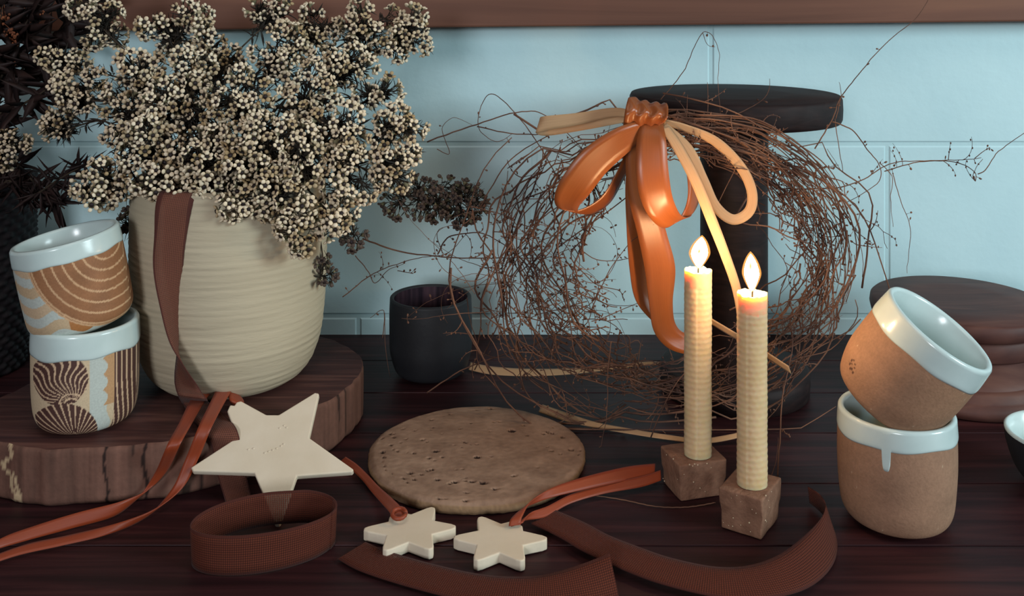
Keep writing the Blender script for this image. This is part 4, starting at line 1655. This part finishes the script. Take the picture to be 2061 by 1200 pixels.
sprig(935, 398, 50, .885, 70, 'dark bud cluster tangled in the side of the twig wreath', (1.0, .9), dark=True, dense_needles=1.6)

# ------------------------------------------------------------------ basket and bronze leaves at the left edge
KC = Vector((P(-75, 560, 1.0).x, 1.0, 0.0005))
bk = tag(empty('wicker_basket', KC), 'black woven wicker basket at the left edge behind the log slab', 'basket')


def wick(a, z, i):
    row = int(z / .0065)
    return .0017 * math.sin(a * 26 + math.pi * (row % 2)) * math.sin(math.pi * ((z / .0065) % 1)) + .0014 * math.sin(math.pi * ((z / .0065) % 1))


lathe('body', [(.056 + .010 * min(1, k / 50), .001 + .185 * k / 112) for k in range(113)] + [(.062, .187), (.058, .182), (.054, .1), (.05, .01), (.0005, .008)], M['basket'], bk, 220, rmod=lambda a, z, i: wick(a, z, i) if i < 112 else 0)
mb = MB()
for k in range(2):
    mb.tube([KC + Vector((.067 * math.sin(a * math.pi / 24), -.067 * math.cos(a * math.pi / 24), .187 + .0018 * math.sin(a * 2.2 + k * 3.14))) for a in range(49)], .0028, 6)
mb.build('rim_braid', M['basket'], bk)


def leaf_branch(ctrl, label, nl, L, W_, seed, flowers=0):
    r = random.Random(seed)
    root = tag(empty('dried_branch', KC + Vector((.01 * seed % .03, 0, .19))), label, 'dried branch', 'bronze dried branches by the basket')
    pts = vspline([KC + Vector((r.uniform(-.02, .02), r.uniform(-.02, .02), .05))] + [P(*q) for q in ctrl], 8)
    st, lv = MB(), MB()
    st.tube(pts, [.0016 * (1 - .6 * i / len(pts)) for i in range(len(pts))], 6)
    for i in range(nl):
        k = 6 + int((len(pts) - 8) * i / nl)
        t = (pts[k + 1] - pts[k]).normalized()
        d = (t * .5 + Vector((r.gauss(0, .8), r.gauss(0, .45), r.gauss(-.15, .7)))).normalized()
        lv.leaf(pts[k], d, Vector((r.gauss(0, .5), -1, r.gauss(0, .5))), L * r.uniform(.6, 1.2), W_ * r.uniform(.7, 1.2))
    st.build('stem', M['stem'], root)
    lv.build('foliage', M['leafdark'], root)
    if flowers:
        for i in range(flowers):
            k = r.randrange(len(pts) // 2, len(pts) - 1)
            c = pts[k] + Vector((r.gauss(0, .012), r.gauss(-.005, .006), r.gauss(0, .012)))
            fb = MB()
            for j in range(9):
                fb.blob(c + Vector((r.gauss(0, .0025), r.gauss(0, .002), r.gauss(0, .0025))), r.uniform(.0008, .0018), ns=6, nr=3)
            fb.tube([pts[k], (pts[k] + c) / 2 + Vector((0, 0, .001)), c], .0004, 4)
            fb.build('flower', M['copper_flower'], root)
    return root


leaf_branch([(-30, 250, 1.0), (20, 120, .995), (60, 30, .99), (90, -60, .99)], 'dark bronze dried branch reaching the top corner beside the white flowers', 90, .036, .010, 1, 9)
leaf_branch([(-60, 230, .985), (-10, 90, .98), (10, -20, .98)], 'dark bronze dried branch at the picture edge with copper flower heads', 90, .036, .011, 2, 10)
leaf_branch([(-20, 270, .97), (40, 215, .96), (80, 190, .95), (110, 165, .945)], 'dark long-leaved branch drooping beside the pale wall gap', 46, .034, .010, 3)
leaf_branch([(0, 380, .96), (60, 395, .94), (120, 360, .92), (190, 320, .91)], 'dark needle-leaved branch low behind the tilted patterned cup', 120, .026, .0034, 4)
leaf_branch([(-20, 350, .99), (30, 330, .98), (80, 380, .96), (130, 420, .95)], 'dark thin-leaved branch above the basket rim', 90, .028, .006, 5)
leaf_branch([(-20, 260, 1.02), (70, 110, 1.03), (140, 40, 1.03), (170, -30, 1.03)], 'dark bronze dried branch behind the top of the white flowers', 90, .036, .011, 6, 5)
sprig(12, 290, 42, .93, 26, 'white waxflower sprig at the left picture edge above the basket', (.9, 1.1), root_at=KC + Vector((.02, -.02, .2)))
